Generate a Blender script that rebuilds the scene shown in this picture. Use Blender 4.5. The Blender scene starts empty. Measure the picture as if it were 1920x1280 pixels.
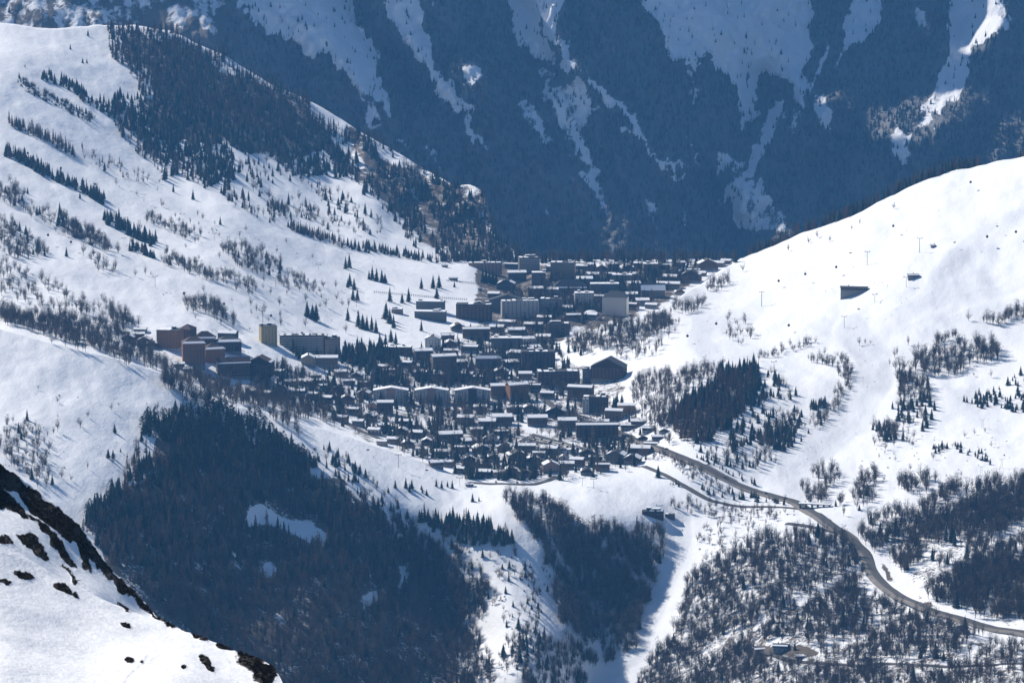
# Winter valley with a ski village, seen through a long lens from a mountainside.
import bpy, bmesh, math, random
import numpy as np
from mathutils import Vector, Matrix

scene = bpy.context.scene
COL = scene.collection
random.seed(7)
rng = np.random.default_rng(7)

# ------------------------------------------------------------------ camera
HC = 820.0                    # camera height above the village floor (m)
PITCH = math.radians(9.0)
FPX = 7500.0                  # focal length in photo pixels (1920 wide)
cam_d = bpy.data.cameras.new('camera')
cam_d.sensor_width = 36.0
cam_d.lens = FPX / 1920.0 * 36.0
cam_d.clip_start = 5.0
cam_d.clip_end = 60000.0
cam = bpy.data.objects.new('camera', cam_d)
COL.objects.link(cam)
cam.location = (0, 0, HC)
cam.rotation_euler = (math.pi / 2 - PITCH, 0, 0)
scene.camera = cam

# ------------------------------------------------------------------ light
TOSUN = Vector((-0.56, 0.55, 0.60)).normalized()
SUN_EL = math.asin(TOSUN.z)
world = bpy.data.worlds.new('World')
scene.world = world
world.use_nodes = True
wn = world.node_tree.nodes
wl = world.node_tree.links
wn.clear()
sky = wn.new('ShaderNodeTexSky')
sky.sky_type = 'NISHITA'
sky.sun_disc = False
sky.sun_elevation = SUN_EL
sky.sun_rotation = math.atan2(TOSUN.x, TOSUN.y)
sky.altitude = 2400.0
sky.air_density = 1.0
sky.dust_density = 0.3
sky.ozone_density = 2.0
bg = wn.new('ShaderNodeBackground')
bg.inputs['Strength'].default_value = 0.082
wo = wn.new('ShaderNodeOutputWorld')
wl.new(sky.outputs[0], bg.inputs[0])
wl.new(bg.outputs[0], wo.inputs[0])
sun_d = bpy.data.lights.new('sun', 'SUN')
sun_d.energy = 5.0
sun_d.angle = math.radians(0.53)
sun_d.color = (1.0, 0.93, 0.83)
sun = bpy.data.objects.new('sun', sun_d)
COL.objects.link(sun)
sun.rotation_euler = (-TOSUN).to_track_quat('-Z', 'Y').to_euler()

vs = scene.view_settings
vs.view_transform = 'Standard'
vs.look = 'None'
vs.exposure = 0.42
vs.gamma = 1.0
vs.use_curve_mapping = False
cy = scene.cycles
cy.use_denoising = True
cy.max_bounces = 4
cy.diffuse_bounces = 3
cy.glossy_bounces = 1
cy.transmission_bounces = 2
cy.transparent_max_bounces = 8
cy.volume_bounces = 0
cy.use_adaptive_sampling = False
cy.caustics_reflective = False
cy.caustics_refractive = False

# ------------------------------------------------------------------ numeric helpers
CP, SP = math.cos(PITCH), math.sin(PITCH)


def ray(px, py):
    """direction through a photo pixel, scaled so that dir.y == 1 -> (dx, dz)"""
    a = (np.asarray(px, float) - 960.0) / FPX
    b = (640.0 - np.asarray(py, float)) / FPX
    dy = CP + b * SP
    return a / dy, (-SP + b * CP) / dy


def pix2world(px, py, Y):
    dx, dz = ray(px, py)
    return dx * Y, np.asarray(Y, float) + 0 * dx, HC + dz * Y


def world2pix(x, y, z):
    yc = y * CP - (z - HC) * SP
    zc = y * SP + (z - HC) * CP
    return 960 + FPX * x / yc, 640 - FPX * zc / yc


class TPS:
    """thin plate spline through (px, py, distance) control points"""
    def __init__(self, pts, lam=1e-4):
        P = np.array(pts, float)
        self.X = P[:, :2] / 1000.0
        n = len(P)
        K = self._phi(self.X, self.X) + lam * np.eye(n)
        A = np.hstack([np.ones((n, 1)), self.X])
        M = np.vstack([np.hstack([K, A]), np.hstack([A.T, np.zeros((3, 3))])])
        s = np.linalg.solve(M, np.concatenate([P[:, 2], np.zeros(3)]))
        self.w, self.a = s[:n], s[n:]

    @staticmethod
    def _phi(A, B):
        d2 = ((A[:, None, :] - B[None, :, :]) ** 2).sum(-1)
        return 0.5 * d2 * np.log(d2 + 1e-12)

    def __call__(self, px, py):
        px, py = np.broadcast_arrays(np.asarray(px, float), np.asarray(py, float))
        sh = px.shape
        Q = np.stack([np.clip(px.ravel(), -110, 2030), py.ravel()], 1) / 1000.0
        out = np.empty(len(Q))
        for i in range(0, len(Q), 60000):
            q = Q[i:i + 60000]
            out[i:i + 60000] = self._phi(q, self.X) @ self.w + self.a[0] + q @ self.a[1:]
        return out.reshape(sh)


def _hash(ix, iy, seed):
    h = (ix.astype(np.int64) * 374761393 + iy.astype(np.int64) * 668265263 + seed * 1442695041) & 0xFFFFFFFF
    h = ((h ^ (h >> 13)) * 1274126177) & 0xFFFFFFFF
    return ((h ^ (h >> 16)) & 0xFFFFFF) / float(0xFFFFFF)


def noise2(x, y, seed=0):
    x = np.asarray(x, float)
    y = np.asarray(y, float)
    ix, iy = np.floor(x), np.floor(y)
    fx, fy = x - ix, y - iy
    fx = fx * fx * fx * (fx * (fx * 6 - 15) + 10)
    fy = fy * fy * fy * (fy * (fy * 6 - 15) + 10)
    a, b = _hash(ix, iy, seed), _hash(ix + 1, iy, seed)
    c, d = _hash(ix, iy + 1, seed), _hash(ix + 1, iy + 1, seed)
    return (a + (b - a) * fx) * (1 - fy) + (c + (d - c) * fx) * fy


def fbm(x, y, octs=4, seed=0, gain=0.5):
    s, amp, tot = 0.0, 1.0, 0.0
    for k in range(octs):
        s = s + amp * (noise2(x * 2 ** k, y * 2 ** k, seed + k * 17) - 0.5)
        tot += amp * 0.5
        amp *= gain
    return s / tot


def inpoly(px, py, poly):
    px = np.asarray(px, float)
    py = np.asarray(py, float)
    ins = np.zeros(np.broadcast(px, py).shape, bool)
    n = len(poly)
    for i in range(n):
        x1, y1 = poly[i]
        x2, y2 = poly[(i + 1) % n]
        if y1 == y2:
            continue
        c = ((y1 > py) != (y2 > py)) & (px < (x2 - x1) * (py - y1) / (y2 - y1) + x1)
        ins ^= c
    return ins


def polydist(px, py, line):
    """distance in pixels to an open polyline"""
    px = np.asarray(px, float)
    py = np.asarray(py, float)
    best = np.full(np.broadcast(px, py).shape, 1e9)
    for (x1, y1), (x2, y2) in zip(line[:-1], line[1:]):
        dx, dy = x2 - x1, y2 - y1
        t = np.clip(((px - x1) * dx + (py - y1) * dy) / (dx * dx + dy * dy + 1e-9), 0, 1)
        best = np.minimum(best, np.hypot(px - x1 - t * dx, py - y1 - t * dy))
    return best


def softpoly(px, py, poly, w):
    """1 inside, 0 outside, linear over w pixels"""
    d = polydist(px, py, list(poly) + [poly[0]])
    s = np.where(inpoly(px, py, poly), d, -d)
    return np.clip(0.5 + s / w, 0, 1)


def sstep(a, b, x):
    t = np.clip((x - a) / (b - a), 0, 1)
    return t * t * (3 - 2 * t)


# ------------------------------------------------------------------ materials
def new_mat(name):
    m = bpy.data.materials.new(name)
    m.use_nodes = True
    nt = m.node_tree
    nt.nodes.clear()
    out = nt.nodes.new('ShaderNodeOutputMaterial')
    b = nt.nodes.new('ShaderNodeBsdfPrincipled')
    b.inputs['Roughness'].default_value = 0.8
    b.inputs['Specular IOR Level'].default_value = 0.2
    nt.links.new(b.outputs[0], out.inputs[0])
    return m, nt, b


def N(nt, t, **kw):
    n = nt.nodes.new(t)
    for k, v in kw.items():
        setattr(n, k, v)
    return n


def mixcol(nt, fac, a, b):
    n = nt.nodes.new('ShaderNodeMix')
    n.data_type = 'RGBA'
    for sock, v in ((n.inputs[0], fac), (n.inputs[6], a), (n.inputs[7], b)):
        if hasattr(v, 'links'):
            nt.links.new(v, sock)
        else:
            sock.default_value = v if not isinstance(v, tuple) else (*v, 1)[:4]
    return n.outputs[2]


def math_n(nt, op, a, b=0.0, clamp=False):
    n = nt.nodes.new('ShaderNodeMath')
    n.operation = op
    n.use_clamp = clamp
    for i, v in enumerate((a, b)):
        if hasattr(v, 'links'):
            nt.links.new(v, n.inputs[i])
        else:
            n.inputs[i].default_value = v
    return n.outputs[0]


def tex_noise(nt, scale, detail=4, rough=0.55, vec=None):
    n = nt.nodes.new('ShaderNodeTexNoise')
    n.inputs['Scale'].default_value = scale
    n.inputs['Detail'].default_value = detail
    n.inputs['Roughness'].default_value = rough
    if vec is not None:
        nt.links.new(vec, n.inputs['Vector'])
    return n.outputs['Fac']


def obj_coord(nt, scale=(1, 1, 1), rot=(0, 0, 0)):
    c = nt.nodes.new('ShaderNodeTexCoord')
    m = nt.nodes.new('ShaderNodeMapping')
    m.inputs['Scale'].default_value = scale
    m.inputs['Rotation'].default_value = rot
    nt.links.new(c.outputs['Object'], m.inputs['Vector'])
    return m.outputs[0]


def bump(nt, b, height, strength, dist):
    n = nt.nodes.new('ShaderNodeBump')
    n.inputs['Strength'].default_value = strength
    n.inputs['Distance'].default_value = dist
    nt.links.new(height, n.inputs['Height'])
    nt.links.new(n.outputs[0], b.inputs['Normal'])


def ramp(nt, fac, lo, hi):
    n = nt.nodes.new('ShaderNodeMapRange')
    n.interpolation_type = 'SMOOTHSTEP'
    n.inputs['From Min'].default_value = lo
    n.inputs['From Max'].default_value = hi
    nt.links.new(fac, n.inputs['Value'])
    return n.outputs[0]


def attr(nt, name):
    a = nt.nodes.new('ShaderNodeAttribute')
    a.attribute_name = name
    return a.outputs['Fac']


def ground_mat(name, soil, soil2, near=1.0, bstr=0.6):
    """snow over soil; the float attribute 'bare' (0..1) says where the snow has gone"""
    m, nt, b = new_mat(name)
    v = obj_coord(nt)
    n1 = tex_noise(nt, 0.035 * near, 6, 0.62, v)
    n2 = tex_noise(nt, 0.35 * near, 4, 0.6, v)
    bare = attr(nt, 'bare')
    t = math_n(nt, 'ADD', math_n(nt, 'MULTIPLY', n1, 0.55), math_n(nt, 'MULTIPLY', n2, 0.45))
    edge = math_n(nt, 'SUBTRACT', bare, t)
    fac = ramp(nt, edge, -0.04, 0.06)
    snow = mixcol(nt, n1, (0.80, 0.82, 0.86), (0.88, 0.89, 0.90))
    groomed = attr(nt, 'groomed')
    snow = mixcol(nt, groomed, snow, (0.70, 0.72, 0.76))  # shading of the flatter groomed runs, painted into the snow colour
    s2 = mixcol(nt, n2, soil, soil2)
    nt.links.new(mixcol(nt, fac, snow, s2), b.inputs['Base Color'])
    w = tex_noise(nt, 0.08 * near, 5, 0.6, obj_coord(nt, (1, 0.45, 1), (0, 0, 0.5)))
    h = math_n(nt, 'ADD', math_n(nt, 'MULTIPLY', w, 1.0), math_n(nt, 'MULTIPLY', n2, 0.22))
    bump(nt, b, h, bstr, 2.4 / near)
    return m


def flat_mat(name, c1, c2=None, scale=2.0, rough=0.8, rnd=0.0, spec=0.2, metal=0.0):
    """two-tone grain; rnd = brightness change from one object to the next"""
    m, nt, b = new_mat(name)
    c2 = c2 or tuple(x * 0.75 for x in c1)
    col = mixcol(nt, tex_noise(nt, scale, 4, 0.6, obj_coord(nt)), c1, c2)
    if rnd:
        oi = nt.nodes.new('ShaderNodeObjectInfo')
        hs = nt.nodes.new('ShaderNodeHueSaturation')
        nt.links.new(col, hs.inputs['Color'])
        nt.links.new(math_n(nt, 'ADD', math_n(nt, 'MULTIPLY', oi.outputs['Random'], 2 * rnd), 1 - rnd), hs.inputs['Value'])
        col = hs.outputs[0]
    nt.links.new(col, b.inputs['Base Color'])
    b.inputs['Roughness'].default_value = rough
    b.inputs['Specular IOR Level'].default_value = spec
    b.inputs['Metallic'].default_value = metal
    return m


# ------------------------------------------------------------------ object helpers
ORD = ['first', 'second', 'third', 'fourth', 'fifth', 'sixth', 'seventh', 'eighth', 'ninth', 'tenth', 'eleventh', 'twelfth', 'thirteenth', 'fourteenth', 'fifteenth', 'sixteenth', 'seventeenth', 'eighteenth', 'nineteenth', 'twentieth']
TENS = ['twenty', 'thirty', 'forty', 'fifty', 'sixty', 'seventy', 'eighty', 'ninety']


def ordinal(i):
    """0 -> first, 1 -> second ..."""
    if i < 20:
        return ORD[i]
    t, u = divmod(i + 1, 10)
    if u == 0:
        return TENS[t - 2][:-1] + 'ieth'
    return TENS[t - 2] + '-' + ORD[u - 1]


def tag(o, label=None, cat=None, group=None, kind=None):
    if label:
        o['label'] = label
    if cat:
        o['category'] = cat
    if group:
        o['group'] = group
    if kind:
        o['kind'] = kind
    return o


def mesh_obj(name, me, parent=None, loc=None, rot=None, scale=None):
    o = bpy.data.objects.new(name, me)
    COL.objects.link(o)
    if parent is not None:
        o.parent = parent
    if loc is not None:
        o.location = loc
    if rot is not None:
        o.rotation_euler = rot
    if scale is not None:
        o.scale = scale
    return o


def empty(name, loc, rz=0.0, scale=1.0):
    o = bpy.data.objects.new(name, None)
    COL.objects.link(o)
    o.location = loc
    o.rotation_euler = (0, 0, rz)
    o.scale = (scale, scale, scale) if not isinstance(scale, tuple) else scale
    o.empty_display_size = 0.5
    return o


class MB:
    """collects faces; mesh() makes one mesh with one slot per material"""
    def __init__(self):
        self.v, self.f, self.m = [], [], []

    def face(self, pts, mi=0):
        n = len(self.v)
        self.v += [tuple(p) for p in pts]
        self.f.append(tuple(range(n, n + len(pts))))
        self.m.append(mi)

    def box(self, x0, x1, y0, y1, z0, z1, mi=0, top=True, bottom=True):
        n = len(self.v)
        self.v += [(x0, y0, z0), (x1, y0, z0), (x1, y1, z0), (x0, y1, z0), (x0, y0, z1), (x1, y0, z1), (x1, y1, z1), (x0, y1, z1)]
        fs = [(0, 1, 5, 4), (1, 2, 6, 5), (2, 3, 7, 6), (3, 0, 4, 7)]
        if top:
            fs.append((4, 5, 6, 7))
        if bottom:
            fs.append((3, 2, 1, 0))
        self.f += [tuple(n + i for i in f) for f in fs]
        self.m += [mi] * len(fs)

    def hexa(self, a, b, mi=0):
        """solid between two quads (same winding, a below b)"""
        n = len(self.v)
        self.v += [tuple(p) for p in a] + [tuple(p) for p in b]
        fs = [(3, 2, 1, 0), (4, 5, 6, 7), (0, 1, 5, 4), (1, 2, 6, 5), (2, 3, 7, 6), (3, 0, 4, 7)]
        self.f += [tuple(n + i for i in f) for f in fs]
        self.m += [mi] * 6

    def tube(self, p, q, r0, r1, k=6, mi=0, caps=True):
        p, q = Vector(p), Vector(q)
        d = (q - p)
        if d.length < 1e-6:
            return
        d.normalize()
        a = d.orthogonal().normalized()
        b = d.cross(a)
        n = len(self.v)
        for c, r in ((p, r0), (q, r1)):
            for i in range(k):
                t = 2 * math.pi * i / k
                self.v.append(tuple(c + a * (r * math.cos(t)) + b * (r * math.sin(t))))
        for i in range(k):
            j = (i + 1) % k
            self.f.append((n + i, n + j, n + k + j, n + k + i))
            self.m.append(mi)
        if caps:
            self.f.append(tuple(n + k + i for i in range(k)))
            self.m.append(mi)
            self.f.append(tuple(n + k - 1 - i for i in range(k)))
            self.m.append(mi)

    def mesh(self, name, mats, smooth=False):
        me = bpy.data.meshes.new(name)
        me.from_pydata(self.v, [], self.f)
        for m in (mats if isinstance(mats, (list, tuple)) else [mats]):
            me.materials.append(m)
        me.polygons.foreach_set('material_index', self.m)
        if smooth:
            me.polygons.foreach_set('use_smooth', [True] * len(self.f))
        me.update()
        return me


def grid_mesh(name, X, Y, Z, mat, attrs=None, smooth=True, flip=False):
    r, c = X.shape
    me = bpy.data.meshes.new(name)
    co = np.stack([X, Y, Z], -1).reshape(-1, 3)
    idx = np.arange(r * c).reshape(r, c)
    q = np.stack([idx[:-1, :-1], idx[:-1, 1:], idx[1:, 1:], idx[1:, :-1]], -1).reshape(-1, 4)
    if flip:
        q = q[:, ::-1]
    me.vertices.add(len(co))
    me.vertices.foreach_set('co', co.astype(np.float32).ravel())
    me.loops.add(q.size)
    me.loops.foreach_set('vertex_index', q.ravel().astype(np.int32))
    me.polygons.add(len(q))
    me.polygons.foreach_set('loop_start', np.arange(0, q.size, 4, dtype=np.int32))
    me.polygons.foreach_set('use_smooth', np.full(len(q), smooth))
    me.update()
    me.validate()
    me.materials.append(mat)
    for k, a in (attrs or {}).items():
        at = me.attributes.new(k, 'FLOAT', 'POINT')
        at.data.foreach_set('value', np.asarray(a, np.float32).ravel())
    return me
# ------------------------------------------------------------------ terrain: distances of points one can judge
def zrow(px, py, z):
    """control point given by its height instead of its distance"""
    dx, dz = ray(px, py)
    return (px, py, float((z - HC) / dz))


MAIN = [  # near shoulder on the left, front ravine, right slope, lower village
    (-100, 582, 4225), zrow(0, 610, 170), zrow(150, 650, 150), zrow(300, 700, 118), zrow(400, 752, 88), zrow(500, 775, 66), zrow(600, 800, 48),
    zrow(700, 835, 30), zrow(800, 868, 12), zrow(870, 897, 1),
    (-100, 740, 4000), (-100, 900, 3720), (0, 740, 4010), (0, 870, 3790), (200, 760, 4050), (200, 900, 3830), (320, 880, 3950), (500, 850, 4120), (500, 1000, 3990), (650, 930, 4110),
    (700, 1000, 4070), (300, 1050, 3700), (300, 1200, 3540), (600, 1200, 3750), (800, 1200, 3945), (0, 1280, 3330), (300, 1400, 3290), (600, 1400, 3520),
    (900, 1400, 3720), (-100, 1400, 3150),
    zrow(900, 860, 0), zrow(1000, 900, 0), zrow(1100, 850, 0), zrow(1000, 780, 0), zrow(1100, 760, 0), zrow(1050, 700, 0), zrow(930, 905, 1),
    zrow(1200, 830, 5), zrow(1170, 700, 14),
    zrow(1040, 645, 2), zrow(1010, 680, 0), zrow(960, 790, 0), (1120, 608, 5080), (1240, 578, 5150), (1300, 540, 5300), (1380, 490, 5500), (1500, 440, 5450), (1700, 360, 5350),
    (1920, 290, 5250), (2030, 262, 5210),
    (1300, 650, 4850), (1250, 780, 4480), (1500, 650, 4790), (1500, 560, 5050), (1700, 500, 5000), (1700, 650, 4700), (1900, 650, 4650),
    (1900, 500, 4900), (1600, 750, 4540), (1900, 800, 4320), (1500, 900, 4215), (1700, 900, 4150), (1900, 950, 4000),
    (1300, 900, 4200), (1400, 920, 4180), (1540, 965, 4060), (1640, 1060, 3890), (1670, 1100, 3830), (1920, 1195, 3590), (1750, 1150, 3710),
    (1280, 970, 4115), (1230, 1100, 4010), (1180, 1230, 3920), (1100, 1280, 3920), (1400, 1100, 3890), (1400, 1250, 3740), (1700, 1280, 3540),
    (1920, 1280, 3450), (1920, 1400, 3250), (1400, 1400, 3540), (1150, 1400, 3780),
    zrow(950, 935, -2), zrow(1100, 935, -1), zrow(1200, 935, -3), (950, 1050, 4030), (945, 1150, 3945), (880, 1200, 3965), (1050, 1100, 4010), (1000, 1250, 3830),
    (800, 950, 4130), (760, 1060, 4085),
]
FAR = [  # upper village, left slope, wooded spur
    (-100, 582, 4800), (0, 610, 4720), (0, 560, 4850), (0, 450, 5150), (0, 330, 5500), (0, 250, 5750), (0, 150, 6050), (0, 45, 6600), (-100, 48, 6560),
    (-100, 330, 5430), (190, 50, 6750), (320, 60, 6850), (500, 150, 6820), (640, 220, 6780), (770, 300, 6640), (900, 352, 6480), (930, 440, 6310), (985, 487, 6170),
    (200, 180, 6250), (300, 300, 5980), (500, 300, 6300), (450, 400, 5720), (250, 430, 5400), (250, 540, 5020), (700, 400, 6150), (650, 480, 5710), (800, 480, 5880),
    (620, 330, 6420), (760, 400, 6330), (860, 440, 6270), (450, 560, 5080),
    zrow(620, 660, 22), zrow(600, 600, 34), zrow(400, 660, 58), zrow(300, 650, 72), zrow(480, 760, 36), zrow(330, 700, 62), zrow(150, 640, 84),
    zrow(650, 800, 14), zrow(760, 850, 6), zrow(860, 895, 1), zrow(700, 720, 10), zrow(760, 620, 12), zrow(850, 560, 8),
    zrow(900, 700, 0), zrow(800, 780, 3), zrow(900, 800, 0), zrow(900, 600, 2), zrow(1000, 510, 0), zrow(1040, 660, 0), zrow(1100, 490, 0), zrow(1250, 490, 0), zrow(1380, 490, 2),
    zrow(1000, 580, 0), zrow(1150, 560, 0), zrow(1200, 530, 0), zrow(880, 500, 8), zrow(1100, 620, 0), zrow(1250, 580, 0),
]
CREST = [(-500, 545), (-80, 588), (0, 610), (150, 650), (300, 700), (400, 752), (500, 775), (600, 800), (700, 835), (800, 868), (870, 897), (900, 880), (950, 800),
         (1000, 700), (1040, 645), (1120, 608), (1240, 578), (1300, 540), (1380, 490), (1500, 440), (1600, 405), (1700, 360), (1800, 318), (1860, 302), (1920, 291), (2030, 265), (2450, 240)]
SKYL = [(-500, 70), (-80, 48), (0, 45), (60, 50), (110, 55), (190, 50), (250, 47), (320, 56), (420, 100), (500, 150), (640, 222), (700, 262), (770, 302), (850, 348), (880, 345), (905, 358),
        (918, 400), (935, 450), (985, 487), (1100, 487), (1377, 487), (1385, 484)]
tps_main, tps_far = TPS(MAIN), TPS(FAR)
_cx, _cy = np.array(CREST, float).T
_sx, _sy = np.array(SKYL, float).T


def crest(px):
    return np.interp(px, _cx, _cy)


def skyline(px):
    return np.where(np.asarray(px) > 1377, crest(px) - 0.5, np.minimum(np.interp(px, _sx, _sy), crest(px) - 0.5))


def d_main(px, py):
    return tps_main(px, py)


def d_far(px, py):
    df = tps_far(px, py)
    c = crest(px)
    w = np.exp(-np.abs(py - c) / 45.0) * sstep(830, 880, px) * (1 - sstep(1035, 1085, px))
    w = np.where(px > 1390, 1.0, w)
    cg = sstep(600, 700, px) * (1 - sstep(960, 990, px)) * np.clip(1 - np.abs(py - np.interp(px, [600, 760, 900, 980], [250, 350, 400, 480])) / 70.0, 0, 1)
    df = df + cg * (60 * fbm(px / 38.0, py / 30.0, 4, 33) - 12)
    return df + (tps_main(px, c) - tps_far(px, c)) * w


ROLL = [(900, 905), (1250, 880), (1400, 480), (890, 480), (640, 560), (520, 650), (620, 740)]


def relief(x, y):
    """hummocks, gullies and terraces in the snow (metres)"""
    a = 5.0 * fbm(x / 170.0, y / 230.0, 3, 3) + 3.2 * fbm(x / 52.0 + y / 300.0, y / 120.0, 3, 9) + 0.9 * fbm(x / 17.0, y / 44.0, 2, 21)
    x = np.asarray(x, float)
    a = a + sstep(250, 420, x) * (5.5 * fbm(x / 95.0 + y / 400.0, y / 160.0, 3, 15) + 2.2 * fbm(x / 36.0, y / 90.0, 2, 16)) * sstep(4250, 4500, y)
    damp = np.exp(-(np.clip(np.abs(np.asarray(x) - 20) - 150, 0, None) / 90.0) ** 2) * sstep(4150, 4250, y) * (1 - sstep(5900, 6050, y))
    return a * (1 - 0.8 * damp)


def ground(px, py):
    """photo pixel -> point on the ground"""
    px = np.asarray(px, float)
    py = np.asarray(py, float)
    front = py >= crest(px)
    Y = np.where(front, d_main(px, py), d_far(px, py))
    x, y, z = pix2world(px, py, Y)
    return x, y, z + relief(x, y)


def G(px, py, dz=0.0):
    x, y, z = ground(px, py)
    return Vector((float(x), float(y), float(z) + dz))


def ground_z(x, y, z):
    """height of the ground at a plan position, starting from a guess"""
    for _ in range(6):
        px, py = world2pix(x, y, z)
        a, b = G(px, py), G(px, py - 1.5)
        z = a.z + (y - a.y) * max(-1.0, min(1.0, (b.z - a.z) / (b.y - a.y + 1e-6)))
    return z


def mpp(px, py):
    """metres per photo pixel at a ground point"""
    x, y, z = ground(px, py)
    return float(math.hypot(y, HC - z) / FPX)


# ---- where the snow is gone or groomed runs get painted shading (photo polygons turned into ground areas)
BARE = [
    ([(225, 75), (330, 60), (500, 155), (630, 240), (680, 325), (640, 320), (430, 285), (320, 270), (250, 210), (275, 175), (250, 120)], 0.62),
    ([(275, 790), (385, 757), (450, 790), (545, 840), (660, 920), (740, 985), (880, 1110), (880, 1400), (300, 1400), (150, 985), (265, 880)], 0.60),
    ([(1255, 760), (1330, 710), (1415, 680), (1420, 720), (1370, 800), (1290, 830), (1255, 800)], 0.62),
    ([(640, 240), (780, 305), (850, 350), (905, 360), (935, 445), (985, 490), (880, 490), (800, 478), (740, 400), (650, 330)], 0.58),
    ([(700, 700), (1000, 560), (1380, 487), (1250, 560), (1040, 650), (1180, 720), (1230, 860), (900, 905), (640, 810)], 0.49),
    ([(890, 490), (1380, 487), (1240, 570), (1040, 640), (900, 620)], 0.60),
    ([(240, 610), (420, 610), (520, 680), (640, 800), (560, 770), (400, 700)], 0.44),
    ([(930, 925), (1100, 975), (1250, 985), (1215, 1150), (1120, 1260), (1040, 1130)], 0.46),
    ([(1300, 1060), (1500, 1000), (1650, 1110), (1920, 1210), (1920, 1400), (1180, 1400), (1260, 1180)], 0.48),
    ([(1590, 985), (1800, 960), (1920, 960), (1920, 1190), (1740, 1130), (1640, 1030)], 0.46),
    ([(1040, 650), (1180, 605), (1240, 585), (1200, 640), (1100, 665)], 0.42),
    ([(760, 1000), (860, 1020), (920, 1120), (900, 1290), (800, 1290)], 0.40),
    ([(1390, 1205), (1500, 1195), (1540, 1225), (1500, 1245), (1420, 1240)], 0.75),
    ([(1640, 1040), (1665, 1055), (1700, 1110), (1670, 1105)], 0.8),
    ([(1715, 1115), (1760, 1130), (1765, 1150), (1725, 1140)], 0.75),
]
CLEAR = [
    [(450, 990), (470, 950), (520, 955), (580, 975), (625, 1005), (610, 1028), (560, 1015), (520, 1000)],
    [(480, 1062), (505, 1048), (528, 1062), (520, 1090), (490, 1090)],
    [(672, 1120), (715, 1103), (712, 1140), (676, 1155)],
    [(748, 1060), (775, 1062), (766, 1112), (746, 1110)],
    [(850, 352), (900, 352), (906, 372), (880, 392), (864, 375)],
    [(640, 280), (665, 272), (690, 300), (680, 315), (650, 300)],
    [(700, 270), (780, 310), (770, 325), (720, 300)],
    [(440, 290), (500, 278), (545, 300), (520, 320), (450, 310)],
    [(600, 320), (650, 345), (700, 385), (690, 395), (620, 355)],
    [(1480, 1120), (1560, 1085), (1610, 1060), (1615, 1075), (1540, 1120), (1500, 1145)],
    [(1610, 1080), (1622, 1078), (1655, 1115), (1630, 1130)],
    [(740, 772), (800, 783), (860, 800), (800, 802), (750, 788)],
    [(890, 778), (960, 786), (1090, 806), (1080, 818), (1000, 812), (900, 800)],
    [(1190, 790), (1215, 775), (1245, 800), (1250, 835), (1200, 820)],
]
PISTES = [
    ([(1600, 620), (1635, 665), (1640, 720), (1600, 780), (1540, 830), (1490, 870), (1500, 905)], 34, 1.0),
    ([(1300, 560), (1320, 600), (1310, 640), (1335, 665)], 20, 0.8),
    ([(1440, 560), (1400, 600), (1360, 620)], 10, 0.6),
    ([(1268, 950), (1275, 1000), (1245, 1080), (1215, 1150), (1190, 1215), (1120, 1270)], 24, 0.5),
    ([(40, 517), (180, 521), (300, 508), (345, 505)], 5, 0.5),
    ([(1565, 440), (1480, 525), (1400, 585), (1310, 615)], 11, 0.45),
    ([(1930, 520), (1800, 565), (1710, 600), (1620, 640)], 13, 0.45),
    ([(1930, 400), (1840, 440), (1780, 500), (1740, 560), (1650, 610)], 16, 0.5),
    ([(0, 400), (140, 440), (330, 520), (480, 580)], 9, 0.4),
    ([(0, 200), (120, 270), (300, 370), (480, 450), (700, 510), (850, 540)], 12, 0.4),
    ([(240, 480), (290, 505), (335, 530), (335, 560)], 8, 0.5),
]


def ground_attrs(PX, PY):
    wx = 34 * fbm(PX / 60.0, PY / 60.0, 4, 77)
    wy = 34 * fbm(PX / 60.0 + 31, PY / 60.0, 4, 78)
    bare = np.zeros(PX.shape)
    for poly, v in BARE:
        bare = np.maximum(bare, v * softpoly(PX + wx, PY + wy, poly, 26))
    for poly in CLEAR:
        bare = np.minimum(bare, 1 - (0.55 if poly[0] == (850, 352) else 0.78) * softpoly(PX + 0.5 * wx, PY + 0.5 * wy, poly, 24))
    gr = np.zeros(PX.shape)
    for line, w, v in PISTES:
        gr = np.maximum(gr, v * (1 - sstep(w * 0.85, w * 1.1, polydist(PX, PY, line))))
    return bare, gr


cols = np.concatenate([np.arange(-480, -40, 24.0), np.arange(-40, 1960, 3.6), np.arange(1960, 2420, 24.0)])
N1, NJ, N3, NB = 250, 5, 150, 7
cr, sk = crest(cols), skyline(cols)
PXg, PYg, Xs, Ys, Zs = [], [], [], [], []


def push(px, py, Y, dz=0.0):
    x, y, z = pix2world(px, py, Y)
    z = z + relief(x, y) + dz
    PXg.append(px + 0 * py)
    PYg.append(py + 0 * px)
    Xs.append(x)
    Ys.append(y)
    Zs.append(z)


# skirt falling away towards the camera (the unseen gorge), then the front, the crest, the rear and the back
low = d_main(cols, np.full(cols.shape, 1420.0))
for f, dz in ((0.55, -620), (0.72, -420), (0.88, -190)):
    x, y, z = pix2world(cols, np.full(cols.shape, 1420.0), low)
    PXg.append(cols), PYg.append(np.full(cols.shape, 1420.0))
    Xs.append(x * f), Ys.append(y * f), Zs.append(z + dz)
for i in range(N1):
    py = 1420 + (cr - 1420) * (i / (N1 - 1)) ** 0.92
    push(cols, py, d_main(cols, py))
Ya, Yb = d_main(cols, cr), d_far(cols, cr)
for i in range(1, NJ + 1):
    t = i / (NJ + 1)
    push(cols, cr, Ya + (Yb - Ya) * t, -np.abs(Yb - Ya) * 0.16 * math.sin(math.pi * t))
for i in range(N3):
    py = cr + (sk - cr) * i / (N3 - 1)
    push(cols, py, d_far(cols, py))
Yt = d_far(cols, sk)
x0, y0, z0 = pix2world(cols, sk, Yt)
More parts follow.
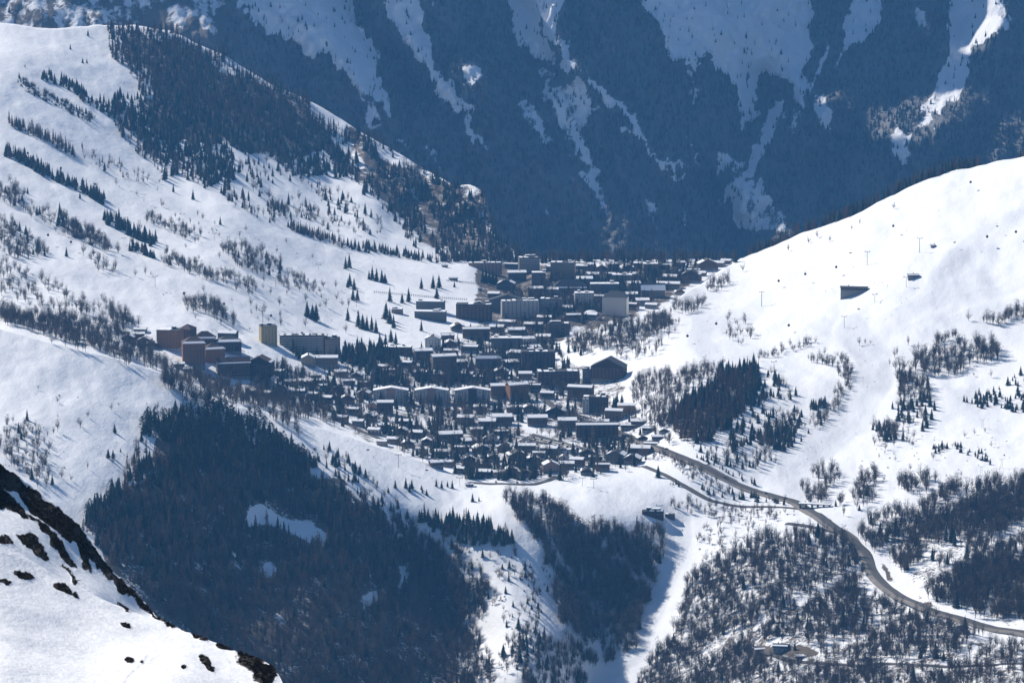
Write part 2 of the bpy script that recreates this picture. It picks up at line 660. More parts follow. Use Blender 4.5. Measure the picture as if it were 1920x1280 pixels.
for i, (dy, dz) in enumerate(((12, -3), (30, -9), (60, -24), (120, -70), (220, -180), (420, -340), (700, -560))):
    PXg.append(cols), PYg.append(sk)
    Xs.append(x0 * (1 + dy / 6000.0)), Ys.append(y0 + dy), Zs.append(np.maximum(z0 + relief(x0, y0) + dz, -600))
PXg, PYg = np.array(PXg), np.array(PYg)
Xs, Ys, Zs = np.array(Xs), np.array(Ys), np.array(Zs)
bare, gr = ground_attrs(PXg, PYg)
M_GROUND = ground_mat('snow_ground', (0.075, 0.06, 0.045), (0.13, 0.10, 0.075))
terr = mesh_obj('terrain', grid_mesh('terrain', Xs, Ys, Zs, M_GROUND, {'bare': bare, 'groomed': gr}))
tag(terr, 'snowy valley floor and slopes around the ski village', kind='structure')

# ------------------------------------------------------------------ the shaded mountain wall behind
MT = [(0, -60, 7900), (0, 120, 7560), (200, 60, 7700), (400, 60, 7740), (420, 0, 7850), (500, 120, 7800), (740, 300, 7600), (860, 480, 7420), (700, 0, 8020), (740, 130, 7890), (880, 300, 7700), (1000, 440, 7560),
      (1000, 0, 8080), (1090, 140, 7960), (1200, 280, 7820), (1300, 440, 7640), (1380, 370, 7850), (1390, 480, 7660), (1420, 280, 8000), (1460, 200, 8110), (1560, 120, 8240), (1680, 0, 8420),
      (1480, 420, 7690), (1560, 330, 7800), (1700, 200, 7960), (1850, 50, 8150), (1920, 0, 8220), (1920, 200, 7900), (1920, 330, 7700), (1700, 380, 7660), (1300, 0, 8230), (1300, 150, 8080),
      (1400, 560, 7560), (900, 560, 7320), (500, 400, 7340), (0, 300, 7300), (1920, 520, 7480), (0, 560, 6980), (500, 560, 7150)]
tps_m = TPS(MT, 2e-4)
RIBS = [  # ribs of rock that stand proud of the wall: line, width px, metres
    ([(1000, -40), (1030, 40), (1050, 90), (1075, 130)], 26, 95),
    ([(700, -40), (740, 40), (800, 120), (830, 170)], 20, 34),
    ([(1490, 150), (1505, 190), (1500, 215)], 13, 40),
    ([(1560, 190), (1535, 225)], 9, 36),
    ([(1850, -30), (1880, 30), (1868, 70)], 34, 100),
    ([(1730, 20), (1738, 60)], 12, 36),
    ([(1385, 360), (1410, 400), (1440, 440), (1470, 430)], 30, 60),
    ([(1470, 240), (1450, 290)], 8, 30),
    ([(640, 110), (740, 220)], 30, 26), ([(880, 120), (960, 250), (1060, 360)], 26, 30), ([(1100, 140), (1210, 260), (1300, 360)], 22, 34),
    ([(1900, 120), (1800, 210), (1600, 330)], 36, 40), ([(1720, 30), (1640, 120), (1520, 260)], 34, 44),
]
SNOWM = [  # snow chutes and fields between the woods (poly, snow amount)
    ([(430, -40), (600, -40), (700, 60), (742, 215), (735, 228), (690, 175), (620, 120), (560, 85), (480, 60)], 0.95),
    ([(690, -40), (790, -40), (805, 60), (830, 130), (890, 230), (925, 285), (900, 270), (830, 180), (760, 90)], 0.85),
    ([(862, 140), (900, 120), (915, 130), (905, 170), (880, 175)], 0.9),
    ([(1000, -40), (1045, -40), (1052, 60), (1080, 130), (1060, 130), (1020, 60)], 1.0),
    ([(940, -40), (1005, -40), (1015, 60), (1050, 130), (1000, 110), (960, 50)], 0.72),
    ([(1075, 125), (1160, 195), (1220, 260), (1300, 340), (1280, 335), (1190, 250), (1110, 175)], 0.8),
    ([(990, 130), (1080, 150), (1130, 210), (1080, 260), (1130, 330), (1150, 400), (1100, 340), (1030, 220)], 0.52),
    ([(1180, -40), (1420, -40), (1400, 60), (1390, 150), (1420, 210), (1400, 250), (1370, 170), (1330, 110), (1290, 130), (1230, 60)], 0.9),
    ([(1400, -40), (1530, -40), (1520, 60), (1500, 150), (1460, 160), (1430, 150), (1400, 200), (1395, 130)], 0.97),
    ([(1600, -40), (1680, -40), (1660, 30), (1600, 100), (1560, 130), (1585, 60)], 0.9),
    ([(1780, -40), (1900, -40), (1880, 40), (1850, 80), (1810, 160), (1770, 220), (1710, 240), (1780, 130)], 0.95),
    ([(1680, 240), (1720, 240), (1700, 300), (1660, 250)], 0.85),
    ([(1440, 200), (1470, 190), (1465, 250), (1420, 320), (1385, 370), (1340, 385), (1380, 345), (1410, 290)], 0.85),
    ([(1330, 290), (1370, 290), (1395, 335), (1340, 345)], 0.62),
    ([(1365, 370), (1420, 340), (1470, 400), (1490, 450), (1420, 450), (1380, 420)], 0.62),
    ([(780, 285), (800, 275), (830, 320), (815, 320)], 0.7), ([(1010, 350), (1040, 390), (1060, 430), (1030, 400)], 0.6),
    ([(-120, -60), (440, -60), (420, 80), (330, 60), (100, 70), (-120, 70)], 0.50),
    ([(1000, 135), (1012, 130), (1075, 235), (1120, 320), (1155, 415), (1140, 415), (1095, 320), (1050, 235)], 0.72), ([(960, 180), (1000, 190), (1040, 260), (1015, 260)], 0.6),
    ([(1540, 60), (1560, 60), (1520, 170), (1470, 290), (1450, 320), (1480, 240)], 0.72), ([(1290, 120), (1305, 120), (1300, 220), (1310, 330), (1298, 330)], 0.7), ([(640, 110), (660, 120), (720, 250), (790, 300), (770, 300), (700, 240)], 0.62),
    ([(1480, 140), (1510, 140), (1510, 215), (1490, 215)], 0.8), ([(1525, 195), (1570, 185), (1550, 230), (1530, 230)], 0.75),
    ([(1720, 20), (1750, 20), (1745, 80), (1725, 80)], 0.6), ([(1270, 380), (1300, 370), (1310, 420), (1280, 410)], 0.55), ([(1200, 350), (1240, 370), (1230, 420), (1205, 400)], 0.5),
]


def mountain_y(px, py):
    Y = tps_m(px, py)
    for line, w, h in RIBS:
        d = polydist(px, py, line)
        Y = Y - h * np.exp(-(d / w) ** 2)
    u = px * 0.86 - py * 0.51          # spurs run down to the right on the left half, to the left on the right half
    u2 = px * 0.80 + py * 0.60
    s = sstep(1330, 1450, px)
    sp = fbm(u / 95.0, (px + py) / 420.0, 4, 5) * (1 - s) + fbm(u2 / 85.0, (px - py) / 420.0, 4, 6) * s
    for line in (RIBS[0][0], RIBS[1][0], RIBS[2][0], RIBS[4][0], RIBS[6][0]):  # hollows added left of these ribs so the sun reaches them
        d = polydist(px, py, [(a - 62, b - 12) for a, b in line])
        Y = Y + 95 * np.exp(-(d / 44.0) ** 2)
    return Y + 62 * sp + 26 * fbm(px / 40.0, py / 60.0, 4, 8) + 9 * fbm(px / 11.0, py / 16.0, 3, 12)


def mountain_snow(px, py):
    wx = 26 * fbm(px / 34.0, py / 50.0, 5, 41, 0.62)
    wy = 40 * fbm(px / 34.0 + 9, py / 50.0, 5, 42, 0.62)
    s = np.zeros(np.broadcast(px, py).shape)
    for poly, v in SNOWM:
        s = np.maximum(s, v * softpoly(px + wx, py + wy, poly, 17))
    return np.clip(s + 0.30 * fbm(px / 16.0, py / 26.0, 4, 47, 0.65) * (s > 0.02), 0, 1)


mc = np.concatenate([np.arange(-700, -60, 26.0), np.arange(-60, 1990, 4.0), np.arange(1990, 2640, 26.0)])
mrows = np.concatenate([np.arange(566, -70, -3.6)])
MX, MYp = np.meshgrid(mc, mrows)
Ym = mountain_y(np.clip(MX, -200, 2120), MYp)
x, y, z = pix2world(MX, MYp, Ym)
rows = [[x[i], y[i], z[i]] for i in range(len(mrows))]
x1, y1, z1 = rows[-1]
up = []
for k in range(1, 26):         # the wall goes on above the frame to its crest
    dy = 52.0 * k
    crestn = 1 + 0.35 * fbm(x1 / 500.0, np.full(x1.shape, k / 14.0), 3, 55)
    up.append([x1 * (1 + dy / 9000), y1 + dy + 60 * fbm(x1 / 160.0, np.full(x1.shape, k / 6.0), 3, 57), z1 + dy * 1.02 * crestn])
back = [[up[-1][0] * 1.05, up[-1][1] + 500, up[-1][2] - 500], [up[-1][0] * 1.1, up[-1][1] + 1200, np.full(x1.shape, -600.0)]]
rows = rows + up + back
A = np.array(rows)
# trenches added along the sun's direction so light reaches single ribs
hz = math.hypot(TOSUN.x, TOSUN.y)
for (spx, spy), wd in (((1012, 10), 26), ((1028, 45), 26), ((1045, 85), 24), ((1066, 120), 22), ((1885, 8), 34), ((1872, 40), 28), ((730, 25), 16), ((770, 75), 14), ((1736, 50), 12), ((1500, 180), 12)):
    yy = float(mountain_y(np.array([float(spx)]), np.array([float(spy)]))[0])
    qx, qy, qz = (float(v) for v in pix2world(spx, spy, yy))
    s_ = ((A[:, 0] - qx) * TOSUN.x + (A[:, 1] - qy) * TOSUN.y) / hz
    c_ = np.abs((A[:, 0] - qx) * TOSUN.y - (A[:, 1] - qy) * TOSUN.x) / hz
    lim = qz - 4 + s_ * TOSUN.z / hz + 3.0 * np.clip(c_ - wd, 0, None)
    A[:, 2] = np.where(s_ > 8, np.minimum(A[:, 2], lim), A[:, 2])
snow_m = np.vstack([mountain_snow(MX, MYp), np.full((len(up) + 2, len(mc)), 0.7)])
rocky = np.vstack([softpoly(MX, MYp, SNOWM[17][0], 20), np.zeros((len(up) + 2, len(mc)))])


def mountain_mat():
    m, nt, b = new_mat('mountain_ground')
    v = obj_coord(nt, (1, 1, 0.5))
    n1 = tex_noise(nt, 0.012, 7, 0.66, v)
    n2 = tex_noise(nt, 0.07, 5, 0.65, v)
    sn = attr(nt, 'snow')
    t = math_n(nt, 'ADD', math_n(nt, 'MULTIPLY', n1, 0.5), math_n(nt, 'MULTIPLY', n2, 0.5))
    fac = ramp(nt, math_n(nt, 'SUBTRACT', sn, t), -0.05, 0.10)
    rock = mixcol(nt, n2, (0.07, 0.06, 0.05), (0.16, 0.135, 0.11))
    wood = mixcol(nt, n2, (0.07, 0.075, 0.075), (0.22, 0.22, 0.23))
    base = mixcol(nt, attr(nt, 'rocky'), wood, rock)
    nt.links.new(mixcol(nt, fac, base, (0.84, 0.85, 0.88)), b.inputs['Base Color'])
    bump(nt, b, math_n(nt, 'ADD', n1, math_n(nt, 'MULTIPLY', n2, 0.5)), 0.7, 14.0)
    return m


mtn = mesh_obj('mountain', grid_mesh('mountain', A[:, 0], A[:, 1], A[:, 2], mountain_mat(), {'snow': snow_m, 'rocky': rocky}))
tag(mtn, 'steep shaded mountain wall with snow chutes behind the village', kind='structure')

# ------------------------------------------------------------------ foreground mountainside, bottom left
FG = [(-80, 1300, 425), (0, 1280, 430), (300, 1290, 445), (540, 1300, 470), (505, 1243, 488), (430, 1215, 500), (320, 1173, 512), (180, 1118, 518), (0, 1008, 522), (-80, 960, 522), (150, 1220, 470), (350, 1240, 474),
      (0, 1140, 478), (0, 1420, 395), (500, 1420, 430)]
FR = [(0, 1008, 545), (-80, 960, 545), (180, 1118, 552), (320, 1173, 565), (360, 1191, 560), (0, 955, 590), (0, 868, 618), (100, 945, 630), (150, 985, 634), (200, 1060, 632), (290, 1150, 620), (120, 1060, 575), (220, 1120, 588), (-80, 815, 612)]
FCREST = [(-400, 850), (-80, 960), (0, 1008), (60, 1050), (120, 1088), (180, 1118), (250, 1148), (320, 1173), (360, 1190), (430, 1214), (505, 1242), (522, 1262), (540, 1300), (552, 1340), (575, 1420)]
FSKY = [(-400, 690), (-80, 815), (0, 868), (50, 905), (100, 945), (150, 985), (175, 1018), (200, 1058), (240, 1098), (290, 1150), (330, 1178), (362, 1189.5)]
tf, tr = TPS(FG), TPS(FR)
fcx, fcy = np.array(FCREST, float).T
fsx, fsy = np.array(FSKY, float).T


def f_crest(px):
    return np.interp(px, fcx, fcy)


def f_sky(px):
    px = np.asarray(px, float)
    s = np.interp(px, fsx, fsy) + 5.0 * fbm(px / 26.0, px * 0, 4, 91) * (px < 350)
    return np.where(px > 362, f_crest(px) - 0.3, np.minimum(s, f_crest(px) - 0.3))


def frelief(x, y):
    return 0.42 * fbm(x / 9.0, y / 16.0, 3, 61) + 0.14 * fbm(x / 2.4 + 0.35 * y, y / 6.0, 3, 63)


FPATCH = [  # heather and grass showing through: centre, half size, tilt
    (45, 1078, 24, 7, 0.28), (8, 1089, 13, 5, 0.0), (118, 1106, 22, 8, 0.5), (142, 1118, 10, 4, 0.5), (235, 1173, 12, 4, 0.2), (242, 1238, 8, 4, 0.4), (385, 1242, 17, 8, 0.6), (395, 1255, 10, 5, 0.6),
    (348, 1251, 5, 3, 0.2), (372, 1190, 13, 6, 0.3), (422, 1212, 20, 6, 0.3), (380, 1200, 9, 3, 0.2), (470, 1240, 34, 20, 0.5), (500, 1262, 22, 26, 0.9), (266, 1243, 3, 2, 0)]
ROCKS = [
    [(-80, 815), (0, 868), (100, 945), (150, 985), (200, 1058), (290, 1150), (362, 1192), (320, 1178), (260, 1135), (215, 1095), (180, 1060), (150, 1030), (130, 1010), (100, 990), (60, 960), (30, 925), (-80, 880)],
    [(-40, 880), (20, 925), (60, 975), (20, 960), (-40, 930)], [(28, 1000), (60, 1000), (95, 1050), (85, 1055), (50, 1025)],
    [(50, 960), (90, 985), (120, 1020), (145, 1070), (125, 1060), (95, 1020)], [(150, 1010), (168, 1040), (172, 1075), (155, 1060)], [(-10, 1000), (15, 1003), (25, 1022), (5, 1018)],
    [(110, 1055), (130, 1070), (150, 1095), (140, 1092)], [(220, 1123), (240, 1138), (245, 1147), (232, 1142)]]


def f_bare(px, py):
    wx = 7 * fbm(px / 14.0, py / 14.0, 4, 71)
    wy = 7 * fbm(px / 14.0 + 5, py / 14.0, 4, 72)
    b = np.zeros(np.broadcast(px, py).shape)
    for cx, cyy, a, c, t in FPATCH:
        dx, dy = px + wx - cx, py + 0.6 * wy - cyy
        u, v = dx * math.cos(t) + dy * math.sin(t), -dx * math.sin(t) + dy * math.cos(t)
        b = np.maximum(b, np.clip(1.4 - np.sqrt((u / a) ** 2 + (v / c) ** 2), 0, 1))
    for k, poly in enumerate(ROCKS):
        b = np.maximum(b, (1.0 if k else 1.0) * softpoly(px + wx, py + wy, poly, 10))
    return b


FTRACK = [[(226, 1300), (240, 1272), (256, 1254), (270, 1242), (290, 1218)]]
fc = np.concatenate([np.arange(-300, -20, 14.0), np.arange(-20, 575, 2.0)])
FX, FY, FZ, FB, FPX_, FPY_ = [], [], [], [], [], []


def fpush(px, py, Y, dz=0.0, b=None):
    x, y, z = pix2world(px, py, Y)
    bb = f_bare(px, py) if b is None else b
    for ln in FTRACK:
        tk = sstep(1216, 1250, py) * (0.5 + fbm(px / 9.0, py / 9.0, 2, 88) * 0.5)
        z = z + tk * (-0.12 * np.exp(-(polydist(px, py, ln) / 3.2) ** 2) + 0.06 * np.exp(-((polydist(px, py, ln) - 6) / 3.0) ** 2))
    FX.append(x), FY.append(y), FZ.append(z + frelief(x, y) + 0.16 * bb * (0.4 + fbm(px / 9.0, py / 9.0, 3, 81)) + dz), FB.append(bb)


fcr, fsk = f_crest(fc), f_sky(fc)
b14 = np.full(fc.shape, 1500.0)
x, y, z = pix2world(fc, b14, tf(fc, np.full(fc.shape, 1420.0)))
for f, dz in ((0.8, -60), (0.92, -22)):
    FX.append(x * f), FY.append(y * f), FZ.append(z + dz), FB.append(np.zeros(fc.shape))
for i in range(190):
    py = 1420 + (fcr - 1420) * i / 189.0
    fpush(fc, py, tf(fc, py))
ya = tf(fc, fcr)
yb = np.where(fc > 362, ya, tr(fc, fcr))
yb = ya + (yb - ya) * (1 - sstep(330, 362, fc))
for t in (0.25, 0.5, 0.75):
    fpush(fc, fcr, ya + (yb - ya) * t, -1.5 * math.sin(math.pi * t) * (1 - sstep(330, 362, fc)))
for i in range(90):
    py = fcr + (fsk - fcr) * i / 89.0
    yy = np.where(fc > 362, ya, tr(fc, py))
    yy = ya + (yy - ya) * (1 - sstep(335, 362, fc))
    fpush(fc, py, yy + 1.6 * fbm(fc / 30.0, py / 30.0, 4, 83) * f_bare(fc, py))
yt = np.where(fc > 362, ya, tr(fc, fsk))
x, y, z = pix2world(fc, fsk, yt)
for dy, dz in ((2, -1.2), (6, -5), (16, -16), (50, -60), (120, -160), (300, -420)):
    FX.append(x), FY.append(y + dy), FZ.append(z + dz), FB.append(np.full(fc.shape, 0.9))
M_FG = ground_mat('near_snow', (0.012, 0.009, 0.006), (0.034, 0.025, 0.016), near=14.0, bstr=1.0)
fgo = mesh_obj('near_hillside', grid_mesh('near_hillside', np.array(FX), np.array(FY), np.array(FZ), M_FG, {'bare': np.array(FB), 'groomed': np.zeros(np.array(FB).shape)}))
tag(fgo, 'snowy near mountainside with dark heather and rock in the bottom left corner', kind='structure')



def fg_ground(px, py):
    fr = py >= f_crest(px)
    Y = np.where(fr | (px > 335), tf(px, py), tr(px, py))
    x, y, z = pix2world(px, py, Y)
    return x, y, z + frelief(x, y)


# valley floor far below, out to the horizon
M_LOW = flat_mat('low_ground', (0.30, 0.31, 0.33), (0.10, 0.10, 0.10), 0.004, 0.9)
mb = MB()
mb.face([(-30000, -30000, -640), (30000, -30000, -640), (30000, 30000, -640), (-30000, 30000, -640)])
tag(mesh_obj('ground', mb.mesh('ground', M_LOW)), kind='structure')

# ------------------------------------------------------------------ haze
def add_haze(density, color):
    mb = MB()
    mb.box(-34000, 34000, -31000, 33000, -642, 1950)
    m = bpy.data.materials.new('haze_air')
    m.use_nodes = True
    nt = m.node_tree
    nt.nodes.clear()
    out = nt.nodes.new('ShaderNodeOutputMaterial')
    pv = nt.nodes.new('ShaderNodeVolumePrincipled')
    pv.inputs['Color'].default_value = (*color, 1)
    pv.inputs['Density'].default_value = density
    pv.inputs['Anisotropy'].default_value = 0.0
    nt.links.new(pv.outputs[0], out.inputs['Volume'])
    tag(mesh_obj('haze', mb.mesh('haze', m)), 'thin blue haze filling the valley air', kind='stuff')


add_haze(4.3e-5, (0.14, 0.46, 1.0))
# ------------------------------------------------------------------ building materials
WALLS = {
    'dark timber': flat_mat('dark_timber', (0.060, 0.038, 0.026), (0.038, 0.025, 0.018), 1.5, 0.85, 0.25),
    'brown timber': flat_mat('brown_timber', (0.115, 0.065, 0.038), (0.075, 0.042, 0.026), 1.5, 0.85, 0.2),
    'orange timber': flat_mat('orange_timber', (0.34, 0.165, 0.070), (0.24, 0.115, 0.05), 1.0, 0.8, 0.1),
    'white': flat_mat('white_render', (0.52, 0.50, 0.47), (0.44, 0.42, 0.40), 0.6, 0.9, 0.08),
    'cream': flat_mat('cream_render', (0.25, 0.20, 0.14), (0.19, 0.155, 0.11), 0.6, 0.9, 0.12),
    'grey': flat_mat('grey_concrete', (0.13, 0.127, 0.124), (0.09, 0.088, 0.086), 0.6, 0.9, 0.15),
    'pink': flat_mat('pink_render', (0.40, 0.25, 0.19), (0.32, 0.20, 0.15), 0.6, 0.9, 0.1),
    'yellow': flat_mat('yellow_render', (0.42, 0.33, 0.16), (0.33, 0.26, 0.13), 0.6, 0.9, 0.1),
}
M_PLINTH = flat_mat('rough_stone', (0.30, 0.285, 0.27), (0.18, 0.17, 0.16), 1.2, 0.95, 0.2)
M_SNOW = flat_mat('roof_snow', (0.90, 0.905, 0.92), (0.86, 0.87, 0.89), 0.7, 0.7)
ROOFS = {'slate': flat_mat('slate_roof', (0.075, 0.072, 0.072), (0.045, 0.044, 0.045), 1.0, 0.7, 0.2),
         'brown': flat_mat('brown_roof', (0.095, 0.055, 0.040), (0.065, 0.040, 0.030), 1.0, 0.8, 0.2)}
M_GLASS = flat_mat('window_glass', (0.025, 0.032, 0.042), (0.04, 0.05, 0.06), 0.5, 0.12, 0.0, 0.5)
M_FRAME = flat_mat('window_frame', (0.42, 0.38, 0.33), (0.3, 0.27, 0.23), 1.0, 0.7)
M_BALC = flat_mat('balcony_wood', (0.20, 0.115, 0.065), (0.13, 0.075, 0.045), 1.0, 0.8, 0.2)
M_ASPH = flat_mat('asphalt', (0.105, 0.100, 0.095), (0.075, 0.072, 0.068), 0.08, 0.9)
M_VERGE = flat_mat('road_verge', (0.13, 0.105, 0.075), (0.30, 0.29, 0.28), 0.12, 0.95)

mb = MB()
mb.box(-.5, .5, -.06, .0, 0, 1, 1)
mb.box(-.40, .40, -.085, -.061, .10, .90, 0)
WIN = mb.mesh('window', [M_GLASS, M_FRAME])
mb = MB()
mb.box(-.5, .5, -1, 0, 0, .14, 0)
mb.box(-.5, .5, -1, -.93, .14, 1.0, 0)
BALC = mb.mesh('balcony', [M_BALC])
mb = MB()
mb.box(-.5, .5, -1, 0, 0, .14, 0)
mb.box(-.5, .5, -1, -.93, .14, 1.0, 0)
BALW = mb.mesh('white_balcony', [WALLS['white']])
mb = MB()
mb.box(-.5, .5, -.08, 0, 0, 1, 0)
DOOR = mb.mesh('door', [M_BALC])
mb = MB()
mb.box(-.45, .45, -.45, .45, -1.2, 1.5, 0)
mb.box(-.6, .6, -.6, .6, 1.501, 1.75, 1)
CHIM = mb.mesh('chimney', [M_PLINTH, M_SNOW])

HUTS = []
for hw_, hd_ in ((5.0, 4.0), (3.0, 3.5), (8.0, 4.5)):
    mb = MB()
    mb.box(-hw_ / 2, hw_ / 2, -hd_ / 2, hd_ / 2, 0, 2.4, 0)
    mb.box(-hw_ / 2 - .2, hw_ / 2 + .2, -hd_ / 2 - .2, hd_ / 2 + .2, 2.402, 2.9, 1)
    HUTS.append(mb.mesh('rooftop_hut', [WALLS['grey'], M_SNOW]))
BUILT = []       # (x, y, radius) of what already stands
BLD_LABELS = {}


def slab(mb, a, b, c, d, t, mi=0):
    """sloping slab: lower face quad a b c d, thickness t upwards"""
    up = lambda p: (p[0], p[1], p[2] + t)
    mb.hexa([a, b, c, d], [up(a), up(b), up(c), up(d)], mi)


def roof_parts(root, kind, w, d, hw, h, rmat, snow, seed, ov=0.9):
    """roof mesh with its snow as a sub-part"""
    r_ = random.Random(seed)
    mb, sns = MB(), []
    W, D = w / 2 + ov, d / 2 + ov
    k = (h - hw)
    if kind == 'gx':          # ridge along the facade, a white slope towards the viewer
        drop = k * ov / (d / 2)
        for s in (-1, 1):
            a, b, c, e = (-W, s * D, hw - drop), (W, s * D, hw - drop), (W, 0, h), (-W, 0, h)
            if s > 0:
                a, b, c, e = b, a, e, c
            slab(mb, a, b, c, e, .3)
            if snow > 0:
                i0, i1 = r_.uniform(.0, .5), r_.uniform(.0, .5)
                lo = r_.uniform(0.0, 0.08)
                hi = min(0.995, snow + r_.uniform(-.05, .05))
                P = lambda u, v: (-W + i0 + (2 * W - i0 - i1) * u, s * D * (1 - v), hw - drop + (k + drop) * v + .302)
                q = [P(0, lo), P(1, lo), P(1, hi), P(0, hi)]
                if s > 0:
                    q = [q[1], q[0], q[3], q[2]]
                sn = MB()
                slab(sn, *q, .6)
                sns.append(sn)
    elif kind == 'gy':        # gable towards the viewer
        drop = k * ov / (w / 2)
        for s in (-1, 1):
            a, b, c, e = (s * W, -D, hw - drop), (0, -D, h), (0, D, h), (s * W, D, hw - drop)
            if s > 0:
                a, b, c, e = b, a, e, c
            slab(mb, a, b, c, e, .3)
            if snow > 0:
                lo = r_.uniform(0.0, 0.12)
                hi = min(0.995, snow + r_.uniform(-.06, .06))
                f0 = r_.uniform(0, .4)
                P = lambda u, v: (s * W * (1 - v), -D + f0 + (2 * D - f0) * u, hw - drop + (k + drop) * v + .302)
                q = [P(0, lo), P(0, hi), P(1, hi), P(1, lo)]
                if s > 0:
                    q = [q[1], q[0], q[3], q[2]]
                sn = MB()
                slab(sn, *q, .6)
                sns.append(sn)
    elif kind == 'hip':
        rr = max(0.0, w / 2 - d / 2) * 0.9 + .2
        e = [(-W, -D, hw), (W, -D, hw), (W, D, hw), (-W, D, hw)]
        t = [(-rr, 0, h), (rr, 0, h)]
        mb.face([e[0], e[1], t[1], t[0]])
        mb.face([e[2], e[3], t[0], t[1]])
        mb.face([e[1], e[2], t[1]])
        mb.face([e[3], e[0], t[0]])
        mb.face(e[::-1])
        if snow > 0:
            f = 0.42
            L = lambda p, q, v: tuple(p[i] + (q[i] - p[i]) * v for i in range(3))
            z = lambda p: (p[0], p[1], p[2] + .06)
            sn = MB()
            sns.append(sn)
            slab(sn, z(e[0]), z(e[1]), z(L(e[1], t[1], f * snow)), z(L(e[0], t[0], f * snow)), .4)
    else:                     # flat roof with parapet
        mb.box(-w / 2 - .25, w / 2 + .25, -d / 2 - .25, d / 2 + .25, h, h + .4)
        if snow > 0:
            if snow > .8:
                sn = MB()
                sns.append(sn)
                sn.box(-w / 2 + .1, w / 2 - .1, -d / 2 - .1, d / 2 - .1, h + .402, h + .95)
            else:
                n = max(2, int(w / 7))
                for i in range(n):
                    if r_.random() < snow + .2:
                        x0 = -w / 2 + w * i / n
                        sn = MB()
                        sns.append(sn)
                        sn.box(x0 + .3, x0 + w / n * r_.uniform(.6, .98), -d / 2, d / 2 * r_.uniform(.1, .9), h + .402, h + r_.uniform(.7, 1.2))
    ro = mesh_obj('roof', mb.mesh('roof', rmat), root)
    if kind == 'flat' and w > 14:
        for i in range(r_.choice([1, 2, 2, 3])):
            hx, hy = r_.uniform(-.4, .4) * w, r_.uniform(-.1, .3) * d
            mesh_obj('rooftop_hut', HUTS[i % 3], ro, (hx, hy, h + .35), scale=(1, 1, r_.uniform(.7, 1.2)))
    for sn in sns:
        mesh_obj('snow_layer', sn.mesh('snow_layer', M_SNOW), ro)
    return ro


def building(name, loc, rz, w, d, h, roof='gx', wall='dark timber', rmat='slate', snow=1.0, plinth=None, balc=0, wins=True, seed=0, gable=None, wmax=9, panel=None):
    r_ = random.Random(seed)
    root = empty(name, loc, rz)
    k = {'gx': gable or 0.155 * d, 'gy': gable or 0.24 * w, 'hip': gable or 0.3 * d, 'flat': 0}[roof]
    hw = max(2.6, h - k)
    h = hw + k
    pl = 3.0 if plinth is None else plinth
    pl = min(pl, hw - 1.0)
    mb = MB()
    if pl > 0:
        mb.box(-w / 2, w / 2, -d / 2, d / 2, -9, pl, top=True)
        mesh_obj('plinth', mb.mesh('plinth', M_PLINTH if plinth is None else WALLS['white']), root)
    mb = MB()
    z0 = pl + .002 if pl > 0 else -5
    e = .06
    mb.box(-w / 2 - e, w / 2 + e, -d / 2 - e, d / 2 + e, z0, hw)
    if roof == 'gx':
        for s in (-1, 1):
            X = s * (w / 2 + e)
            q = [(X, -d / 2, hw), (X, d / 2, hw), (X, 0, h - .02)]
            mb.face(q if s > 0 else q[::-1])
    if roof == 'gy':
        for s in (-1, 1):
            Yv = s * (d / 2 + e)
            q = [(-w / 2, Yv, hw), (w / 2, Yv, hw), (0, Yv, h - .02)]
            mb.face(q if s < 0 else q[::-1])
    mesh_obj('wall', mb.mesh('wall', WALLS[wall]), root)
    ro = roof_parts(root, roof, w, d, hw, h, ROOFS[rmat], snow, seed)
    if panel:
        mb = MB()
        mb.box(-w * .12, w * .12, -d / 2 - .35, -d / 2 - e - .002, 0, hw + k * .72)
        mesh_obj('centre_panel', mb.mesh('centre_panel', WALLS[panel]), root)
    if roof in ('gx', 'gy') and r_.random() < .75:
        cx_ = r_.uniform(-.3, .3) * w
        cy_ = r_.uniform(-.2, .2) * d
        zc = h - k * (abs(cy_) / (d / 2) if roof == 'gx' else abs(cx_) / (w / 2))
        mesh_obj('chimney', CHIM, ro, (cx_, cy_, zc + .4))
    if wins:
        fl = max(1, int(hw / 2.8))
        nc = max(2, min(wmax, int(w / 3.4)))
        for f in range(fl):
            zf = 0.9 + f * (hw - .3) / fl
            for c in range(nc):
                xx = -w / 2 + w * (c + .5) / nc
                if panel and abs(xx) < w * .14:
                    continue
                if f == 0 and c == nc // 2:
                    mesh_obj('door', DOOR, root, (xx, -d / 2 - e - .002, 0), scale=(1.2, 1, 2.1))
                    continue
                if r_.random() < .08:
                    continue
                mesh_obj('window', WIN, root, (xx, -d / 2 - e - .002, zf), scale=(min(1.9, w / nc * .5), 1, 1.35))
        ns = max(1, min(3, int(d / 4)))
        for f in range(fl):
            for c in range(ns):
                mesh_obj('window', WIN, root, (-w / 2 - e - .002, -d / 2 + d * (c + .5) / ns, 0.9 + f * (hw - .3) / fl), (0, 0, -math.pi / 2), (1.3, 1, 1.35))
        if balc:
            for f in range(1, fl):
                zf = f * (hw - .3) / fl
                mesh_obj('balcony', BALW if balc == 2 else BALC, root, (0, -d / 2 - e - .003, zf), scale=(w * .94, 1.3, 1.05))
    return root


